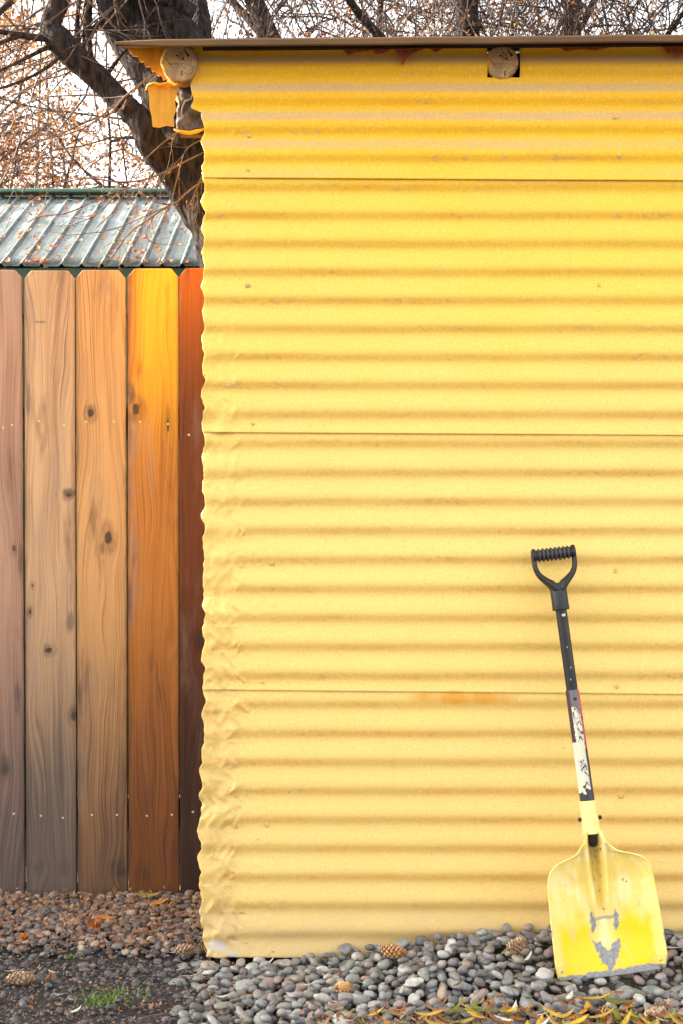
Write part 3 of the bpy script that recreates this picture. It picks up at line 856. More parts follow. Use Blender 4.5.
# branches leaving the crooked limb
l3 = MB()
for pth in ([(52,38,TY-.08,9),(38,38,TY-.1,7),(20,35,TY-.14,6),(-12,30,TY-.2,5)], [(54,44,TY-.08,6),(34,54,TY-.14,4),(10,66,TY-.2,3),(-20,80,TY-.3,2.4)],
            [(66,52,TY-.1,5),(40,72,TY-.15,3.5),(8,86,TY-.2,2.6),(-20,92,TY-.3,2)], [(88,60,TY,12),(87,35,TY+.05,9),(88,10,TY+.1,8),(89,-30,TY+.1,7)],
            [(88,38,TY+.04,8),(97,26,TY+.08,7),(112,20,TY+.1,6.5),(130,20,TY+.12,6)], [(78,52,TY,7),(77,25,TY+.05,5),(80,-10,TY+.1,4)],
            [(104,80,TY,6),(116,62,TY-.05,4),(128,48,TY-.1,3),(146,38,TY-.15,2)],
            [(20,36,TY-.14,5),(-2,44,TY-.2,4),(-20,58,TY-.25,3)], [(12,0,TY-.3,7),(2,10,TY-.3,6),(-12,22,TY-.3,5)]):
    limb(l3, pth, 4, 7, .2)
l3.build('branches', M['bark2'], tree, smooth=True)
tw = MB(); tips = []
for pth in ([(213,148,.9,2.2),(188,160,.9,2.6),(150,178,.88,3),(118,182,.9,3),(90,178,.92,2.4),(60,183,.95,1.6)],
            [(205,118,.85,2.4),(178,132,.85,2.6),(155,150,.86,2.4),(136,170,.87,2.0),(118,205,.88,1.6),(96,228,.9,1.2)],
            [(214,172,.8,2.6),(190,190,.8,2.6),(172,204,.8,2.8),(150,200,.82,2.2),(138,188,.84,1.4)],
            [(172,204,.8,2.6),(150,218,.82,2.4),(128,235,.84,2),(112,258,.86,1.5)],
            [(216,140,.8,1.8),(200,180,.8,1.6),(190,205,.8,1.2)], [(205,138,.82,1.8),(186,150,.82,1.5),(178,175,.8,1.4),(172,200,.8,1.1)],
            [(172,204,.82,1.8),(155,215,.82,1.5),(148,240,.84,1.3),(186,246,.84,1.0)],
            [(192,58,.6,2.0),(158,72,.6,3.2),(130,92,.62,3.4),(104,114,.64,3.2),(80,130,.66,2.6),(40,142,.7,2),(0,168,.72,1.4)],
            [(130,92,.62,2.4),(118,104,.6,2.2),(100,130,.6,1.8),(84,150,.6,1.2)],
            [(140,184,.9,1.8),(104,196,.92,2.0),(70,212,.95,2.2),(42,216,1.0,1.8),(28,222,1.0,1.2)],
            [(120,190,.9,1.5),(100,212,.92,1.6),(80,222,.95,1.6),(62,226,1,1.0)],
            [(180,200,.82,1.6),(150,214,.84,1.6),(110,230,.88,1.4),(60,236,.9,1)]):
    pth = [(a, b_, c, w_ * .68) for a, b_, c, w_ in pth]
    P, Q = limb(tw, pth, 5, 5, .15)
    for k in range(7):
        i = rng.randint(4, len(P) - 1)
        spray(tw, P[i], (P[i] - P[i-2]).normalized() + rv(.7), rng.uniform(.05, .16), Q[i] * .55, 1, .15, tips, .5, (1, 3))
for s0, e0_, c_ in (((58,2),(66,-60),9), ((118,20),(100,-50),9), ((100,84),(50,24),12), ((160,-10),(150,-50),6), ((150,150),(100,84),5), ((30,20),(-10,60),10), ((130,-30),(40,-30),16)):
    for k in range(c_):
        t = rng.random(); p = at(s0[0]+(e0_[0]-s0[0])*t, s0[1]+(e0_[1]-s0[1])*t, TY)
        spray(tw, p, Vector((rng.uniform(-1, .6), rng.uniform(-.3, .6), rng.uniform(-.7, .6))), rng.uniform(.25, .6), .0042, 2, .3, tips, .6, (2, 4))
o = tw.build('twigs', M['twig'], tree, smooth=True); tag(o, kind='stuff')
lf = MB()
for (q, d) in rng.sample(tips, min(420, len(tips))):
    leaf_mesh(lf, q + rv(.01), rng.uniform(.010, .022), rng.uniform(.005, .009), rv() + Vector((0, 0, -.6)), rv() + Vector((0, -.4, .3)), .4, 2)
tag(lf.build('leaves', M['bud'], tree), kind='stuff')

# --- background trees: bare crowns with a few rusty leaves
def back_tree(px, Y, wpx, H, label, leafm, nleaf, leafL, lean=0.0, twm=None, forks=5, dens=26, droop=.5, zlo=1.6, top=None, Rr=1.5, kids=(3, 4)):
    base = at(px, 487, Y); base.z = 0
    t_ = empty('bare_tree', base, label, 'tree', 'bare trees standing beyond the shed')
    r0_ = wpx * .5 / F * (Y + 3.4)
    b = MB(); P = []; Q = []
    x_ = 0.0; y_ = 0.0
    ph = rng.uniform(0, 6)
    for i in range(24):
        z_ = H * i / 23
        P.append(base + Vector((lean * (z_ - 3.0) + .10 * math.sin(z_ * 1.1 + ph), .06 * math.sin(z_ * 1.7), z_ - .05)))
        Q.append(max(.012, r0_ * (1.25 - .9 * (i / 23)) ))
    b.tube(P, Q, 12, rough=.22, seed=px)
    b.build('trunk', M['bark2'], t_, smooth=True)
    tips = []; tw_ = MB()
    for k in range(forks):
        br = MB()
        i = rng.randint(8, 20); a = rng.uniform(0, 6.28)
        d = Vector((math.cos(a), math.sin(a) * .6, rng.uniform(.3, 1.1))).normalized()
        pts = [P[i]]; rr = [Q[i] * .5]
        L = rng.uniform(.9, 1.9)
        for s_ in range(7):
            d = (d + rv(.22) + Vector((0, 0, .02))).normalized(); pts.append(pts[-1] + d * L / 7); rr.append(rr[0] * (1 - .11 * (s_ + 1)))
        br.tube(pts, rr, 7, rough=.15, seed=k)
        br.build('limb', M['bark2'], t_, smooth=True)
        for s_ in range(6):
            j = rng.randint(2, 7)
            spray(tw_, pts[j], d + rv(.9), rng.uniform(.5, 1.0), rr[j] * .38, 2, droop, tips, .5, kids)
    for k in range(int(dens * 4.2)):
        z_ = rng.uniform(3.3, 5.1); i = min(23, int(z_ / H * 23)); a = rng.uniform(0, 6.28)
        off = Vector((math.cos(a), math.sin(a) * .6, 0)) * rng.uniform(0, Rr)
        p = Vector((P[i].x, P[i].y, z_)) + off
        spray(tw_, p, Vector((rng.uniform(-.8, .8), rng.uniform(-.5, .5), rng.uniform(-.9, .7))), rng.uniform(.5, 1.0), .0065 * (Y + 3.4) / 8, 2, droop, tips, .6, kids)
    tag(tw_.build('twigs', twm or M['twigdark'], t_), kind='stuff')
    l_ = MB()
    for (q, d) in (rng.sample(tips, nleaf) if nleaf < len(tips) else tips):
        leaf_mesh(l_, q + rv(.03), leafL * rng.uniform(.6, 1.3), leafL * .5, rv() + Vector((0, 0, -.5)), rv(), .5, 2)
    tag(l_.build('leaves', leafm, t_), kind='stuff')
    return t_
back_tree(296, 4.4, 30, 5.5, 'dark bare tree seen above the roof, nearest to the leaning tree', M['bud'], 2400, .03, lean=-.35)
back_tree(443, 5.0, 36, 6.0, 'bare tree with a thick trunk above the middle of the roof', M['bud'], 3000, .03, lean=.1, dens=30)
back_tree(542, 5.6, 30, 6.2, 'bare tree just right of the log end in the square cutout', M['thick'], 3600, .032, lean=.15, dens=34)
back_tree(584, 5.2, 19, 6.0, 'slender bare tree, second from the right above the roof', M['thick'], 3600, .03, lean=-.12, dens=30)
back_tree(694, 5.6, 20, 6.0, 'bare tree at the far right edge with rusty leaves', M['thick'], 4600, .032, lean=.0, dens=34)
back_tree(370, 7.0, 10, 6.5, 'thin distant tree between two thicker trunks above the roof', M['bud'], 3200, .035, lean=.1, dens=38)
# --- rusty thicket on the left, beyond the green roof
def shrub(px, Y, H, label, wd, nst, nleaf, leafL=.045):
    base = at(px, 487, Y); base.z = 0
    t_ = empty('rusty_shrub', base, label, 'shrub', 'rusty leaved shrubs beyond the green roof')
    st = MB(); tw_ = MB(); tips = []
    for k in range(nst):
        p = base + Vector((rng.uniform(-.3, .3), rng.uniform(-.3, .3), -.05)); d = Vector((rng.uniform(-.35, .35), rng.uniform(-.25, .25), 1)).normalized()
        P = [p]; Q = [.035]; hh = H * rng.uniform(.75, 1.05)
        for s_ in range(14):
            d = (d + rv(.13) + Vector((0, 0, .05))).normalized(); P.append(P[-1] + d * hh / 14); Q.append(.035 * (1 - .062 * (s_ + 1)))
        st.tube(P, Q, 6, cap=False, rough=.15, seed=k)
        for s_ in range(20):
            j = rng.randint(4, 14)
            spray(tw_, P[j], Vector((rng.uniform(-1, 1), rng.uniform(-1, 1), rng.uniform(-.4, .9))), rng.uniform(.4, .95) * wd, .009, 2, .25, tips, .55, (3, 4))
    st.build('stems', M['bark2'], t_, smooth=True)
    tag(tw_.build('twigs', M['twig'], t_), kind='stuff')
    l_ = MB()
    for (q, d) in (rng.sample(tips, nleaf) if nleaf < len(tips) else tips):
        leaf_mesh(l_, q + rv(.06), leafL * rng.uniform(.6, 1.4), leafL * .55, rv() + Vector((0, 0, -.5)), rv(), .5, 2)
    tag(l_.build('leaves', M['thick'], t_), kind='stuff')
shrub(-40, 5.0, 4.4, 'rusty leaved shrub at the left edge beyond the green roof', 1.0, 9, 9000, .035)
shrub(22, 6.4, 4.6, 'rusty leaved shrub seen left of the crooked limb', 1.0, 11, 12000, .040)
shrub(84, 8.2, 4.0, 'low rusty shrub under the crooked limb above the green ridge', .9, 9, 9000, .045)
shrub(-10, 8.8, 5.8, 'tall rusty leaved shrub furthest back at the left', 1.1, 10, 12000, .05)
shrub(140, 11.0, 4.3, 'small rusty shrub far back between the crooked limb and the trunk', .9, 8, 7000, .05)

# leaves lying on the green roof
rl = 0
for k in range(190):
    t = rng.random() ** 1.7; px_ = rng.uniform(-2, 204)
    if rng.random() < .45: px_ = rng.choice([rng.gauss(128, 8), rng.gauss(36, 6), rng.gauss(150, 10)])
    X = at(px_, 230, EY + (RY - EY) * t).x
    b = MB(); c = Vector((X, EY, e0.z)) + sv * t + nrm * .014
    leaf_mesh(b, Vector((0, 0, 0)), rng.uniform(.016, .040), rng.uniform(.008, .018), Vector((rng.uniform(-1, 1), .87, .49)) + rv(.3), nrm + rv(.25), .5, 4)
    o = bpy.data.objects.new('dry_leaf', b.mesh('dry_leaf', M['roofleaf']) if 'roofleaf' in M else b.mesh('dry_leaf', M.setdefault('roofleaf', mat_leaf('roof_leaf', [(0.75,0.16,0.03),(0.28,0.10,0.05),(0.72,0.34,0.06),(0.35,0.13,0.07),(0.20,0.10,0.07),(0.5,0.30,0.18)], .2))))
    COL.objects.link(o); o.location = c
    tag(o, 'dry orange or brown leaf lying on the green metal roof', 'leaf', 'dry leaves on the green roof')

# ------------------------------------------------------------------ stones
def stone_mesh(seed, a, b_, c_):
    import bmesh
    bm = bmesh.new(); bmesh.ops.create_icosphere(bm, subdivisions=3, radius=1.0)
    sd_ = Vector((seed * 3.1, seed * 1.7, seed * .9))
    for v in bm.verts:
        p = v.co.copy()
        k = 1 + .42 * mnoise.noise(p * .9 + sd_) + .13 * mnoise.noise(p * 2.2 + sd_)
        q = Vector((abs(p.x) ** .9 * (1 if p.x > 0 else -1), abs(p.y) ** .9 * (1 if p.y > 0 else -1), abs(p.z) ** .9 * (1 if p.z > 0 else -1)))
        v.co = Vector((q.x * a, q.y * b_, q.z * c_)) * k
    V = [v.co.copy() for v in bm.verts]; Fc = [[v.index for v in f.verts] for f in bm.faces]
    bm.free(); return V, Fc
protos = [stone_mesh(i + 1, 1.0, rng.uniform(.55, .90), rng.uniform(.34, .58)) for i in range(16)]
stones = []      # (x, y, z, size, rot, kind)
def scatter(n, xr, yr, smin, smax, kind, layer=0.0, dens=.80, test=None, seed=1):
    r_ = random.Random(seed); cell = {}; out = 0
    for _ in range(n):
        x_ = r_.uniform(*xr); y_ = r_.uniform(*yr)
        if test and not test(x_, y_, r_): continue
        s_ = smin + (smax - smin) * r_.random() ** 1.6
        ok = True; ci, cj = int(x_ / .06), int(y_ / .06)
        for a in (-1, 0, 1):
            for c in (-1, 0, 1):
                for (px, py, ps) in cell.get((ci + a, cj + c), ()):
                    if (px - x_) ** 2 + (py - y_) ** 2 < (dens * (s_ + ps)) ** 2: ok = False; break
                if not ok: break
            if not ok: break
        if not ok: continue
        cell.setdefault((ci, cj), []).append((x_, y_, s_))
        if abs(x_ - .62) < .16 and -.30 < y_ < -.10:
            if layer > .005: continue
            dip = .014
        else: dip = 0
        z_ = gz(x_, y_) - dip + layer + r_.uniform(-.004, .004) - s_ * .15
        stones.append((x_, y_, z_, s_, (r_.gauss(0, .30 if kind != 'w' else .14), r_.gauss(0, .30 if kind != 'w' else .14), r_.uniform(0, 6.28)), kind)); out += 1
    return out
inshed = lambda x, y: x > XL - .005 and y > -.012
def t_grey(x, y, r_):
    if inshed(x, y): return False
    bnd = XL + .03 + .10 * nz(y * 5, 2) 
    return r_.random() < sstep(bnd - .10, bnd + .04, x)
scatter(9000, (-.5, 1.5), (-.85, -.006), .0135, .0225, 'g', .0, .80, t_grey, 3)
scatter(9000, (-.5, 1.5), (-.85, -.006), .010, .017, 'g', -.011, .72, t_grey, 4)
scatter(2600, (-.34, 1.5), (-.42, -.016), .013, .022, 'g', .012, 1.15, t_grey, 5)
def t_warm(x, y, r_):
    if inshed(x, y) or x > XL - .01: return False
    return r_.random() < sstep(.02, .20, y + .07 * nz(x * 4, 8))
scatter(9000, (-1.7, XL), (-.05, .60), .0100, .0195, 'w', .0, .74, t_warm, 6)
scatter(6000, (-1.7, XL), (-.05, .60), .007, .012, 'w', -.007, .7, t_warm, 7)
def t_dark(x, y, r_):
    if inshed(x, y) or x > XL + .06: return False
    return r_.random() < (.9 * sstep(.26, .10, y) * (.25 + .75 * sstep(-.28, .06, y)) + .0)
scatter(4500, (-1.7, -.2), (-.75, .30), .006, .016, 'd', -.002, .95, t_dark, 8)
def t_chip(x, y, r_):
    return not inshed(x, y) and x < XL + .05
scatter(5200, (-1.4, -.2), (-.75, .2), .0025, .0055, 'd', .002, .9, t_chip, 9)
def on_screen(s_):
    px, py, d_ = proj(s_[:3]); return -8 < px < 691 and py < 1032 and py > 880
vis = sorted([s_ for s_ in stones if on_screen(s_)], key=lambda s_: -s_[3] / proj(s_[:3])[2])
def hidden(s_):
    return False
big = vis[:300]; bigset = set(id(s_) for s_ in big)
smats = {'g': M['stone'], 'w': M['stonewarm'], 'd': M['stonedark']}
pm = {}
for (k, mt) in smats.items():
    for i, (V, Fc) in enumerate(protos):
        b = MB(); b.add(V, Fc); pm[(k, i)] = b.mesh('river_stone', mt, smooth=True)
b = MB(); b.add(*protos[3]); pale_me = b.mesh('pale_stone', M['stonepale'], smooth=True)
from mathutils import Euler
glab = {'g': ('smooth grey river stone in the bed along the foot of the yellow wall', 'grey river stones along the shed'),
        'w': ('small brown pebble on the ground in front of the fence', 'brown pebbles before the fence'),
        'd': ('dark stone half sunk in the soil left of the shed corner', 'dark stones in the soil')}
def put_stone(i, s_, me=None, lab=None, grp=None, sc=1.0):
    x_, y_, z_, sz, rot, k = s_
    if k == 'g' and not lab:
        px, py, _ = proj((x_, y_, z_))
        wh = ('in front of the shed corner left of the leaf at the wall' if px < 320 else 'on the bed between the leaf at the wall and the cone beside the scoop' if px < 530 else 'under or in front of the scoop' if px < 668 else 'at the right edge beyond the scoop')
        dp = 'close against the wall, ' if py < 960 else 'in the middle of the bed, ' if py < 990 else 'nearest the viewer, '
        lab = 'smooth grey river stone ' + dp + wh
        lab = ' '.join(lab.split()[:18]); grp = lab.replace('smooth grey river stone', 'river stones')
        lab = {0: 'smooth grey river stone by the wall, ', 1: 'smooth grey river stone midway out, ', 2: 'smooth grey river stone nearest the viewer, '}[0 if py < 960 else 1 if py < 990 else 2] + ('left of the leaf at the wall' if px < 320 else 'between wall leaf and scoop' if px < 545 else 'beneath or before the scoop' if px < 668 else 'right of the scoop')
        grp = 'river stones: ' + lab[24:]
    o = bpy.data.objects.new('river_stone' if k == 'g' else 'pebble', me or pm[(k, i % 16)])
    COL.objects.link(o); o.location = (x_, y_, z_); o.rotation_euler = rot; o.scale = (sz * sc,) * 3
    tag(o, lab or glab[k][0], 'stone', grp or glab[k][1]); return o
for i, s_ in enumerate(big): put_stone(i, s_)
bulk = {'g': MB(), 'w': MB(), 'd': MB()}
low = []
import bmesh
for i in range(10):
    bm = bmesh.new(); bmesh.ops.create_icosphere(bm, subdivisions=2, radius=1.0)
    a, c = rng.uniform(.65, .9), rng.uniform(.42, .65)
    V = [Vector((v.co.x, v.co.y * a, v.co.z * c)) * (1 + .25 * mnoise.noise(v.co + Vector((i * 5, 0, 0)))) for v in bm.verts]
    low.append((V, [[v.index for v in f.verts] for f in bm.faces])); bm.free()
i = 0
for s_ in stones:
    if id(s_) in bigset: continue
    i += 1
    x_, y_, z_, sz, rot, k = s_
    V, Fc = low[i % 10]
    mtx = Matrix.Translation((x_, y_, z_)) @ Euler(rot).to_matrix().to_4x4() @ Matrix.Scale(sz, 4)
    bulk[k].add([mtx @ v for v in V], Fc)
for k, nm in (('g', 'river_gravel'), ('w', 'brown_gravel'), ('d', 'dark_gravel')):
    o = bulk[k].build(nm, smats[k], smooth=True)
    tag(o, {'g': 'small grey stones filling in between the larger river stones', 'w': 'fine brown gravel in front of the fence', 'd': 'dark gritty gravel scattered over the soil at the lower left'}[k], 'gravel', kind='stuff')
# a few distinct pale stones
for (px, py, sz, lab) in ((413, 982, .020, 'egg shaped cream stone below the cone against the wall'), (323, 969, .015, 'small white stone near the dried brown leaf at the wall'), (268, 991, .0, ''), (452, 942, .018, 'pale flat stone close to the wall, left of the cone'), (222, 1004, .0, '')):
    if sz == 0: continue
    p = atz(px, py, gz(0, -.2) + .022)
    p = atz(px, py, gz(p.x, p.y) + .016)
    o = put_stone(0, (p.x, p.y, p.z, sz, (0.1, .15, rng.uniform(0, 3)), 'g'), pale_me, lab, 'pale stones'); del o['group']

# ------------------------------------------------------------------ pine cones
M['conepale'] = simple('weathered_cone_scale', (0.52, 0.36, 0.22), .75, 0, 60, .5, (0.2, 0.11, 0.06), .3)
def cone_obj(px, py, L, ang, label, tilt=0.0, dz=.012):
    fat = rng.uniform(.17, .225); opn = rng.uniform(.7, 1.6)
    p = atz(px, py, .02); p = atz(px, py, gz(p.x, p.y) + dz)
    root = empty('pine_cone', p, label, 'pine cone')
    core = MB(); sc_ = MB()
    rad = lambda t: L * fat * math.sin(math.pi * (.10 + .86 * t) ** .85) ** .8
    core.tube([(L * (t - .5), 0, 0) for t in np.linspace(0, 1, 10)], [max(.001, rad(t) * .72) for t in np.linspace(0, 1, 10)], 10)
    N = rng.randint(56, 84)
    for k in range(N):
        t = .03 + .94 * k / N; a = k * 2.39996; r = rad(t)
        d = Vector((0, math.cos(a), math.sin(a))); ax = Vector((1, 0, 0)); sd2 = ax.cross(d)
        s_ = L * .085 * (.55 + math.sin(math.pi * t) * .6)
        c = ax * (L * (t - .5)) + d * r * .72
        jj = rng.uniform(.7, 1.3)
        tip = c + d * (r * .36 * opn * jj + .001) + ax * s_ * .9 * jj / opn
        V = [c - sd2 * s_ * .6, c + sd2 * s_ * .6, tip + sd2 * s_ * .85 - ax * s_ * .2, tip + ax * s_ * .35, tip - sd2 * s_ * .85 - ax * s_ * .2, tip - d * s_ * .35 + ax * s_ * .1, c - d * .001 + ax * s_ * .3]
        sc_.add(V, [(0, 1, 2, 3, 4), (4, 3, 5), (3, 2, 5), (0, 4, 5, 6), (1, 6, 5, 2)])
    co = core.mesh('core', M['conedark'], smooth=True); so = sc_.mesh('scales', rng.choice([M['cone'], M['conepale']]))
    for nm, me in (('core', co), ('scales', so)):
        o = bpy.data.objects.new(nm, me); COL.objects.link(o); o.parent = root
    root.rotation_euler = (rng.uniform(0, 6), tilt, ang)
    return root
cone_obj(20, 978, .066, .15, 'large tan pine cone lying on bare soil at the left edge', 0, .014)
cone_obj(184, 949, .052, .2, 'dark brown pine cone beside the left bottom corner of the shed', 0, .024)
cone_obj(393, 951, .062, -.1, 'light brown pine cone lying against the foot of the yellow wall', .1, .018)
cone_obj(517, 945, .056, .5, 'tan pine cone just left of the shovel scoop', -.2, .02)
cone_obj(343, 987, .050, .9, 'yellowish brown pine cone among grey stones left of centre', .2, .02)
cone_obj(431, 1019, .056, .0, 'pine cone at the bottom edge among willow leaves', 0, .018)
cone_obj(608, 1012, .048, -.2, 'brown pine cone below the tip of the shovel scoop', 0, .018)
cone_obj(653, 1015, .062, .5, 'tan pine cone at the bottom right corner', -.2, .02)

# ------------------------------------------------------------------ fallen leaves
LM = {
 'yellow': (mat_leaf('fallen_yellow_leaf', [(0.52, 0.34, 0.06), (0.36, 0.26, 0.08), (0.60, 0.40, 0.05)], .15), 'slender yellow willow leaf fallen on the grey stones', 'fallen yellow willow leaves'),
 'olive': (mat_leaf('fallen_olive_leaf', [(0.16, 0.19, 0.04), (0.24, 0.25, 0.06), (0.12, 0.14, 0.04)], .15), 'slender olive green leaf fallen on the grey stones', 'fallen olive leaves'),
 'orange': (mat_leaf('fallen_orange_leaf', [(0.42, 0.13, 0.03), (0.30, 0.09, 0.03), (0.60, 0.24, 0.03)], .15), 'orange leaf fallen among the stones at the bottom right', 'fallen orange leaves'),
 'brown': (mat_leaf('fallen_brown_leaf', [(0.24, 0.12, 0.06), (0.33, 0.18, 0.10), (0.15, 0.08, 0.05)], .1), 'dry brown leaf fallen among the stones', 'fallen brown leaves'),
 'white': (mat_leaf('fallen_pale_leaf', [(0.60, 0.60, 0.55), (0.50, 0.50, 0.46), (0.66, 0.63, 0.55)], .1), 'pale silvery leaf lying upside down on the ground', 'fallen silvery leaves'),
}
def put_leaf(px, py, kind, L, W, ang=None, label=None, rise=.012, tilt=.35, curl=.6, nrm2=None):
    if label is None and 530 < px < 688 and py < 992: px -= rng.uniform(165, 300)
    p = atz(px, py, .02); p = atz(px, py, gz(p.x, p.y) + rise)
    b = MB(); a = rng.uniform(0, 6.28) if ang is None else ang
    leaf_mesh(b, Vector((0, 0, 0)), L, W, Vector((math.cos(a), math.sin(a), rng.uniform(-.2, .25))), nrm2 or (Vector((0, 0, 1)) + rv(tilt)), curl, 7)
    o = bpy.data.objects.new('fallen_leaf', b.mesh('fallen_leaf', LM[kind][0], smooth=True)); COL.objects.link(o); o.location = p
    sm = o.modifiers.new('s', 'SOLIDIFY'); sm.thickness = .0004
    if label: tag(o, label, 'leaf')
    else: tag(o, LM[kind][1], 'leaf', LM[kind][2])
    return o
for k in range(80):
    px = rng.uniform(335, 690); py = 1030 - abs(rng.gauss(0, 14)) * (1.25 if px > 470 else .75)
    put_leaf(px, py, rng.choice(['yellow', 'olive', 'olive', 'orange', 'brown', 'brown', 'brown', 'white']), rng.uniform(.028, .066), rng.uniform(.008, .016), rise=rng.uniform(.018, .028))
for k in range(46):
    put_leaf(rng.uniform(420, 690), rng.uniform(1008, 1032), rng.choice(['yellow', 'olive', 'yellow', 'olive', 'orange', 'brown']), rng.uniform(.04, .075), rng.uniform(.010, .018), rise=rng.uniform(.020, .032))
for k in range(26):
    put_leaf(rng.uniform(215, 690), rng.uniform(950, 1010), rng.choice(['brown', 'olive', 'white', 'brown']), rng.uniform(.02, .045), rng.uniform(.006, .011), rise=.02)
for k in range(16):
    put_leaf(rng.uniform(0, 200), rng.uniform(930, 1020), rng.choice(['brown', 'white', 'brown']), rng.uniform(.018, .036), rng.uniform(.006, .012), rise=.010)
for (px, py, kd, L, W, an, lab) in (
 (193, 976, 'white', .052, .014, .6, 'long silvery leaf on the soil just left of the shed corner'),
 (76, 1011, 'white', .036, .010, 1.0, 'silvery leaf on the soil near the grass tuft'),
 (148, 896, 'yellow', .070, .016, .3, 'bright yellow leaf lying at the foot of the fence'),
 (160, 903, 'orange', .058, .018, .4, 'glowing orange leaf lying at the foot of the fence'),
 (107, 918, 'orange', .060, .012, -.2, 'orange leaf on the brown pebbles before the third picket'),
 (312, 984, 'white', .05, .008, 1.2, 'thin curved pale leaf on the stones below the wall'),
 (528, 958, 'white', .05, .007, 1.1, 'thin curved pale leaf just left of the scoop'),
 (570, 997, 'white', .040, .013, 1.1, 'pale leaf standing out below the scoop edge'),
 (593, 1000, 'yellow', .10, .022, .25, 'large yellow and brown leaf under the scoop tip'),
 (616, 1004, 'orange', .085, .014, -.8, 'long orange leaf under the scoop tip'),
 (453, 1012, 'olive', .085, .015, .8, 'long olive leaf pointing up at the bottom edge'),
 (662, 938, 'brown', .10, .016, -.3, 'long brown leaf against the wall right of the scoop'),
 (664, 947, 'white', .09, .008, -.35, 'thin pale stalk like leaf right of the scoop')):
    put_leaf(px, py, kd, L, W, an, lab, rise=.024 if px > 210 else .014)
put_leaf(325, 946, 'brown', .045, .030, 1.57, 'pinkish brown curled leaf standing against the foot of the wall', rise=.012, nrm2=Vector((.2, -1, .2))).rotation_euler = (R(70), 0, 0)
put_leaf(417, 935, 'olive', .06, .014, .6, 'olive leaf propped on the wall beside the cone', rise=.02)
# curled orange leaves standing like little cups
for (px, py, s_, lab) in ((94, 927, .020, 'curled orange leaf standing upright on the pebbles'), (24, 940, .015, 'curled orange leaf on the pebbles at the left')):
    p = atz(px, py, .015); b = MB()
    for k in range(9):
        a = k * .7; d = Vector((math.cos(a), math.sin(a), .7 + .3 * (k % 3)))
        leaf_mesh(b, d * s_ * .45, s_ * 1.3, s_ * .8, d, Vector((-math.sin(a), math.cos(a), .3)), .8, 4)
    o = bpy.data.objects.new('curled_leaf', b.mesh('curled_leaf', LM['orange'][0], smooth=True)); COL.objects.link(o); o.location = p; tag(o, lab, 'leaf')
# leaf litter
def litter(name, n, xr, yr, test, label, mat, Ls=(.006, .020), rise=.004):
    b = MB(); k = 0
    while k < n:
        x_ = rng.uniform(*xr); y_ = rng.uniform(*yr)
        if inshed(x_, y_) or not test(x_, y_): n -= .2; continue
        leaf_mesh(b, Vector((x_, y_, gz(x_, y_) + rise + rng.uniform(0, .012))), rng.uniform(*Ls), rng.uniform(.003, .009), rv() * .9 + Vector((0, 0, 0)), Vector((0, 0, 1)) + rv(.5), .5, 3)
        k += 1
    tag(b.build(name, mat), label, 'leaf litter', kind='stuff')
M['litter'] = mat_leaf('leaf_litter_bits', [(0.20, 0.09, 0.045), (0.34, 0.16, 0.08), (0.10, 0.055, 0.035), (0.46, 0.26, 0.13), (0.26, 0.12, 0.06)], .1)
litter('leaf_litter', 1900, (-1.5, XL), (.04, .51), lambda x, y: True, 'reddish brown leaf crumbs strewn over the pebbles before the fence', M['litter'])
litter('leaf_litter', 900, (-1.1, -.2), (-.6, .1), lambda x, y: True, 'dark brown leaf crumbs on the bare soil at the lower left', M['litter'], (.004, .013))
litter('leaf_litter', 420, (-.1, .9), (-.60, -.36), lambda x, y: rng.random() < sstep(-.36, -.44, y), 'brown leaf crumbs over the stones along the bottom edge', M['litter'], (.008, .030), .012)
# fallen twigs
for (pts, lab) in (([(385,984),(402,976),(420,968),(438,962)], 'thin dark twig lying on the stones below the wall'),
                   ([(138,1020),(150,1016),(163,1014),(172,1015)], 'thin pale twig on the soil at the bottom left'),
                   ([(640,930),(655,926),(672,921),(690,915)], 'dark twig resting by the wall right of the scoop')):
    b = MB(); P = []
    for (px, py) in pts:
        p = atz(px, py, .02); P.append(atz(px, py, gz(p.x, p.y) + .026))
    b.tube(P, [.0022, .0020, .0017, .001], 6, rough=.2)
    tag(b.build('fallen_twig', M['twig'], smooth=True, loc=P[0]), lab, 'twig')
# grass
def tuft(px, py, n, h, label, spread=.02):
    p = atz(px, py, .0); b = MB()
    for k in range(n):
        a = rng.uniform(0, 6.28); base = p + Vector((rng.gauss(0, spread), rng.gauss(0, spread), -.005)); hh = h * rng.uniform(.5, 1.1)
        d = Vector((math.cos(a) * .6, math.sin(a) * .6, 1)).normalized(); sd2 = Vector((-math.sin(a), math.cos(a), 0)) * .0016
        q1 = base + d * hh * .55; q2 = base + d * hh * .85 + Vector((math.cos(a), math.sin(a), -.4)) * hh * .35
        b.add([base - sd2, base + sd2, q1 + sd2 * .8, q1 - sd2 * .8, q2], [(0, 1, 2, 3), (3, 2, 4)])
    tag(b.build('grass', M['grass'], loc=p), label, 'grass', kind='stuff')
tuft(104, 1000, 70, .035, 'small bright green grass tuft growing in the soil at the lower left')
tuft(140, 994, 22, .022, 'sparse green shoots beside the grass tuft', .03)
tuft(78, 955, 14, .02, 'tiny green sprigs among dark pebbles', .016)
tuft(655, 1030, 40, .04, 'green grass blades in the leaf litter at the bottom right', .05)
tuft(350, 1022, 16, .02, 'green sprigs at the bottom edge', .03)

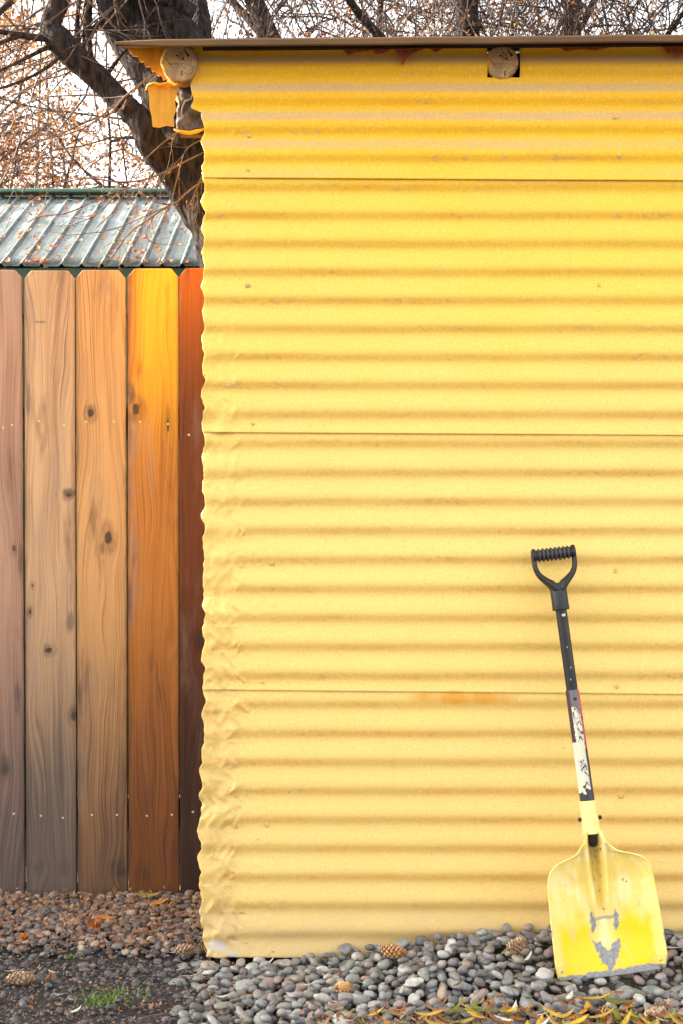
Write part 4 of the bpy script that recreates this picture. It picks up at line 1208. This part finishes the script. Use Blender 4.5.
# ------------------------------------------------------------------ the shovel
T = at(553, 551, -.062); B = at(611.5, 976, -.222)
ax = (T - B); LL = ax.length; ax.normalize()
Xs = Vector((1, 0, 0)); Xs = (Xs - ax * Xs.dot(ax)).normalized()
Ys = ax.cross(Xs).normalized()        # points away from the viewer (+y)
if Ys.y < 0: Ys = -Ys
Xs = Ys.cross(ax).normalized()
if Xs.x < 0: Xs = -Xs
rotm = Matrix((Xs, Ys, ax)).transposed()
shovel = empty('scoop_shovel', B, 'yellow scoop shovel with a black grip leaning against the yellow wall', 'shovel')
shovel.rotation_euler = rotm.to_euler()
U = LL / 430.0                         # one photo pixel along the shovel
def part(b, name, mat, parent=shovel, smooth=True, sharp=None):
    me = b.mesh(name, mat, smooth=smooth); o = bpy.data.objects.new(name, me); COL.objects.link(o); o.parent = parent
    if sharp is not None: me.set_sharp_from_angle(angle=R(sharp))
    return o
def fbm(x, y, z=0.0):
    return nz(x, y, z) + .5 * nz(2*x+7, 2*y, z) + .25 * nz(4*x, 4*y+3, z)
# blade
NU, NV = 110, 170; vmax = 143.0
def halfw(v):
    left = np.interp(v, [0, 3, 20, 60, 92, 103, 109, 113.5, 116.5, 118.5, 120, 122, 126, 131, 137, 143], [52, 54.5, 55.8, 54.8, 53.2, 51.8, 49, 44.5, 38.5, 32, 26, 21, 16.5, 12, 9.5, 8.4])
    return float(left)
V = []; C = []
for j in range(NV + 1):
    v = vmax * (j / NV) ** 1.0
    hw = halfw(v)
    for i in range(NU + 1):
        s_ = -1 + 2 * i / NU
        x_ = s_ * hw
        vv = v
        if v < 8: vv = v + 2.2 * (1 - v / 8) * (s_ * s_) - .0 
        a_ = abs(x_) / 55.0
        # dish: sides and shoulders curve toward the viewer
        y_ = -13.0 * max(0, (abs(s_) - .55) / .45) ** 2.0 * min(1, v / 25 + .35) * sstep(146, 112, v)
        y_ += 7.5 * (1 - a_ * a_) * sstep(0, 40, v) * sstep(146, 118, v)
        y_ -= 10.0 * sstep(88, 124, v) * (1 - .5 * sstep(124, 146, v)) * min(1, a_ * 1.8 + .25) 
        # central raised spine with a channel that opens at the socket
        cw = np.interp(v, [40, 60, 100, 130, 146], [4, 6, 9, 9, 7])
        op = sstep(42, 80, v)
        y_ -= op * 8.0 * math.exp(-((abs(x_) - cw) / 3.6) ** 2)
        y_ += (.5 + .5 * sstep(95, 135, v)) * op * 10.5 * math.exp(-(x_ / (cw * .55)) ** 2)
        # two pressed side ribs
        y_ -= 2.4 * math.exp(-((abs(x_) - 22) / 3.5) ** 2) * sstep(55, 70, v) * sstep(112, 98, v)
        V.append((x_ * U, y_ * U, vv * U))
        # paint
        t1 = fbm(x_ * .06, v * .035, 3); t2 = fbm(x_ * .2, v * .2, 9)
        pale = np.array((0.90, 0.70, 0.20)); brt = np.array((0.92, 0.63, 0.004)); vpale = np.array((0.93, 0.82, 0.45)); grey = np.array((0.33, 0.33, 0.345))
        c = pale.copy()
        k = sstep(62, 40, v + 16 * t1 - .12 * abs(x_)) * sstep(50, 43, abs(x_) + 3 * t2)
        c = c * (1 - k) + brt * k
        kp = sstep(.2, .7, t1 + .4) * sstep(50, 90, v) * .6
        kp = max(kp, .8 * math.exp(-(x_ / 9) ** 2) * sstep(22, 30, v) * sstep(75, 52, v))
        c = c * (1 - kp) + vpale * kp
        if abs(x_) < cw * .6 and v > 60:
            kg = .55 * sstep(60, 125, v) * (.6 + .8 * max(0, t2 + .3)); kg = min(.8, kg)
            c = c * (1 - kg) + np.array((0.40, 0.29, 0.07)) * kg
        # bare metal: bottom rim, shield shaped patch, two streaks
        wobble = 4.5 * t2
        m_ = sstep(1.0, -1.0, v - (4.2 + 3 * fbm(x_ * .04, 2.0) + wobble * .25 + 3.0 * sstep(-50, 40, x_)))
        top_edge = 33 - 9 * math.exp(-((x_ - 1) / 4.5) ** 2) + 3 * t2
        m_ = max(m_, sstep(1.2, -1.0, abs(x_ - 1) - (13.0 * sstep(2, 30, v) ** .7 + 2.5 * t2)) * sstep(top_edge + 1, top_edge - 1, v))
        for sx in (-11, 13):
            m_ = max(m_, sstep(1.0, -.6, abs(x_ - sx - 2 * t1) - (2.6 + 2.0 * t2) * sstep(40, 48, v) * sstep(66, 56, v)) * sstep(40, 44, v) * sstep(66, 62, v))
        m_ = max(m_, .7 * sstep(.8, -.5, abs(v - 56 - 1.5 * t2) - 1.3) * sstep(13, 11, abs(x_ - 1)))
        if m_ < .5 and (t2 > .95 or (abs(x_) < cw * .8 and v > 60 and t2 > .62)): c = np.array((0.16, 0.13, 0.10))
        st = nz(x_ * .9, v * .030, 5) + .5 * nz(x_ * 2.3, v * .05, 6)
        kd = max(0.0, min(1.0, (st - .38) * 2.2)) * .30 + .25 * sstep(.35, .9, fbm(x_ * .05 + 9, v * .05, 7))
        c = c * (1 - kd) + np.array((0.62, 0.44, 0.16)) * kd
        if nz(x_ * .35 + v * .12, v * .02 - x_ * .05, 15) > .44 and v < 75 and m_ < .2: c = c * .5 + np.array((0.55, 0.50, 0.36)) * .5
        gm_ = grey * (.85 + .35 * nz(x_ * .25, v * .5, 3)) * (.8 if nz(x_ * 1.1, v * .1, 4) > .3 else 1)
        c = c * (1 - m_) + gm_ * m_
        ed = hw - abs(x_)
        if ed < .8 and v < 70 and nz(v * .07, s_ * 2, 3) > .15: c = np.array((0.50, 0.42, 0.24))
        if (abs(x_ - 27) < 2.2 and abs(v - 90) < 2.2 and t2 > -.2) : c = np.array((0.10, 0.08, 0.05))
        if v < 11 and abs(abs(x_) - 51) < 2 and t2 > 0: c = np.array((0.06, 0.05, 0.04))
        C.append(c)
b = MB(); n_ = NU + 1
b.add(V, [(j*n_+i, j*n_+i+1, (j+1)*n_+i+1, (j+1)*n_+i) for j in range(NV) for i in range(NU)])
b.c = C
blade = part(b, 'scoop', M['blade'])
sm = blade.modifiers.new('s', 'SOLIDIFY'); sm.thickness = .0024; sm.offset = 0
# socket (yellow) from the throat up
def ring_tube(v0, v1, r0_, r1_, n, rows, colf, yoff=0.0, oval=1.0):
    V = []; C = []
    for j in range(rows + 1):
        t = j / rows; v = v0 + (v1 - v0) * t; r = r0_(t) if callable(r0_) else r0_ + (r1_ - r0_) * t
        for k in range(n):
            a = 2 * math.pi * k / n
            V.append((r * math.cos(a) * U, (r * oval * math.sin(a) + (yoff(v) if callable(yoff) else yoff)) * U, v * U)); C.append(colf(v, a))
    b = MB()
    b.add(V, [(j*n+k, j*n+(k+1)%n, (j+1)*n+(k+1)%n, (j+1)*n+k) for j in range(rows) for k in range(n)] + [tuple(range(n-1,-1,-1)), tuple(rows*n+k for k in range(n))])
    b.c = C; return b
yo = lambda v: 0.0
soc = ring_tube(140, 173, 9.2, 8.0, 40, 20, lambda v, a: (0.90, 0.73, 0.26) if nz(v * .3, a * 2) < .35 else (0.84, 0.64, 0.16))
so = part(soc, 'socket', M['blade'], sharp=50)
for sx in (-1, 1):
    b = MB(); b.tube([(sx * 7.5 * U, 0, 155 * U), (sx * 11.3 * U, 0, 155 * U), (sx * 12.2 * U, 0, 155 * U)], [2.0 * U, 2.0 * U, 1.2 * U], 10)
    part(b, 'rivet', M['blackplastic'], so, sharp=40)
# dark plug standing in for the shaded hollow of the open throat
b = MB(); b.tube([(0, -7.6 * U, 149 * U), (0, -6.6 * U, 143 * U), (0, -3.2 * U, 136 * U), (0, 2.2 * U, 129 * U)], [.5 * U, 2.6 * U, 4.2 * U, 4.0 * U], 14)
part(b, 'throat', M['inside'], so)
# painted sleeve with chipped remains of lettering
glyph = []
for (v, da, kind) in ((259, -.1, 0), (251, .1, 1), (243, .2, 2), (235, .05, 3), (214, .05, 4), (206, .0, 1), (200, .25, 2), (189, .1, 3)):
    glyph.append((v, da, kind))
strokes = {0: [(-2.6,3,-2,-2),(-2,-2,1.5,-3),(1.5,2,2,-3)], 1: [(-2.5,-2,1.8,3),(1.8,3,2.6,-2),(-.5,.2,2.2,.4)], 2: [(-2,3,2,-3),(2,-3,2.6,0)], 3: [(-2.4,-3,0,2.6),(0,2.6,2.4,-1)], 4: [(0,-1,.6,.6)]}
def segd(px, py, x1, y1, x2, y2):
    dx, dy = x2 - x1, y2 - y1; t = max(0, min(1, ((px-x1)*dx + (py-y1)*dy) / (dx*dx + dy*dy + 1e-9)))
    return math.hypot(px - x1 - t*dx, py - y1 - t*dy)
def sleevec(v, a):
    # a = -pi/2 faces the viewer
    da = (a + math.pi / 2 + math.pi) % (2 * math.pi) - math.pi      # 0 = front, + = right
    x_ = da * 6.6
    n1 = fbm(v * .22, da * 1.5, 4)
    white = (0.66, 0.62, 0.44) if nz(v * .06, da * 2.2, 8) < .18 else (0.46, 0.45, 0.42); black = (0.02, 0.02, 0.024); silver = (0.13, 0.12, 0.14); purple = (0.035, 0.016, 0.03)
    c = white
    if v > 264 + 9 * n1 - 5 * da: c = silver
    if v > 262 and n1 < -.15: c = silver
    if v < 184 + 6 * n1 + 3 * da: c = (0.030, 0.028, 0.034)
    if da < -.62 - .1 * n1 and v > 232: c = purple
    if .62 < da < 1.15:
        c = (0.52, 0.07, 0.11) if v > 226 + 3 * n1 else purple
        if n1 > .45: c = purple if v > 226 else c
    if da >= 1.15 or da < -1.6: c = purple
    if 183 < v < 268 and abs(da) < .7:
        for (gv, gx, kd) in glyph:
            for (x1, y1, x2, y2) in strokes[kd][:2]:
                if segd(x_ - gx * 6, v - gv, x1, y1, x2, y2) < .5 + .8 * n1: c = black
        if n1 > .62: c = silver if n1 < .74 else black
        if fbm(v * .5, da * 3.0, 12) > .8: c = (0.10, 0.09, 0.09)
    return c
sl_ = ring_tube(172.5, 285, 7.4, 6.9, 96, 220, sleevec)
part(sl_, 'sleeve', M['sleeve'], sharp=50)
b = ring_tube(284, 374, 5.9, 5.8, 40, 60, lambda v, a: (0.45, 0.44, 0.44) if (fbm(v * .15, a * 5, 2) > .55 and abs(((a + math.pi / 2 + math.pi) % (2*math.pi)) - math.pi - .15) < .35) else (0.012, 0.012, 0.014))
M['shaft'] = mat_attr('black_shaft_enamel', .28, amt=.03, spec=.3)
part(b, 'shaft', M['shaft'], sharp=50)
for (v, m_) in ((276, 'blackplastic'), (362, 'nail')):
    b = MB(); rr = 6.95 if v < 287 else 5.8
    b.tube([(.6 * U, -(rr - 1) * U, v * U), (.6 * U, -(rr + .5) * U, v * U), (.6 * U, -(rr + .9) * U, v * U)], [1.7 * U, 1.7 * U, .9 * U], 12)
    part(b, 'rivet', M[m_], sharp=40)
# grip: collar, two arms, ribbed bar
grip = empty('grip', (0, 0, 0)); grip.parent = shovel
b = MB(); b.tube([(0, 0, v * U) for v in (368, 369.5, 378, 392, 396)], [8.6 * U, 8.9 * U, 8.6 * U, 8.7 * U, 7.6 * U], 24)
part(b, 'collar', M['blackplastic'], grip, sharp=50)
for sx in (-1, 1):
    pts = [Vector((sx * x_ * U, 0, v * U)) for x_, v in ((2.5, 389), (6.5, 395), (12, 400), (17.5, 406), (20.4, 413), (21.0, 420), (20.6, 428))]
    P, Q = smooth_path(pts, [5 * U, 4.8 * U, 3.7 * U, 3.0 * U, 2.7 * U, 2.6 * U, 2.8 * U], 5)
    b = MB(); b.tube(P, Q, 12)
    b.v = [(x_, y_ * 1.9, z_) for x_, y_, z_ in b.v]
    part(b, 'arm', M['blackplastic'], grip)
b = MB(); b.tube([(x_ * U, 0, 427 * U) for x_ in (-22.8, -22.2, -19.2, -18.8, 18.8, 19.2, 22.2, 22.8)], [6.0 * U, 7.4 * U, 7.4 * U, 5.6 * U, 5.6 * U, 7.4 * U, 7.4 * U, 6.0 * U], 20)
bar = part(b, 'crossbar', M['blackplastic'], grip, sharp=35)
for k in range(8):
    x_ = -15.2 + 4.34 * k; b = MB()
    b.tube([((x_ - .95) * U, 0, 427 * U), ((x_ - .8) * U, 0, 427 * U), ((x_ + .8) * U, 0, 427 * U), ((x_ + .95) * U, 0, 427 * U)], [6.0 * U, 7.0 * U, 7.0 * U, 6.0 * U], 20)
    part(b, 'grip_rib', M['ribplastic'], bar, sharp=35)
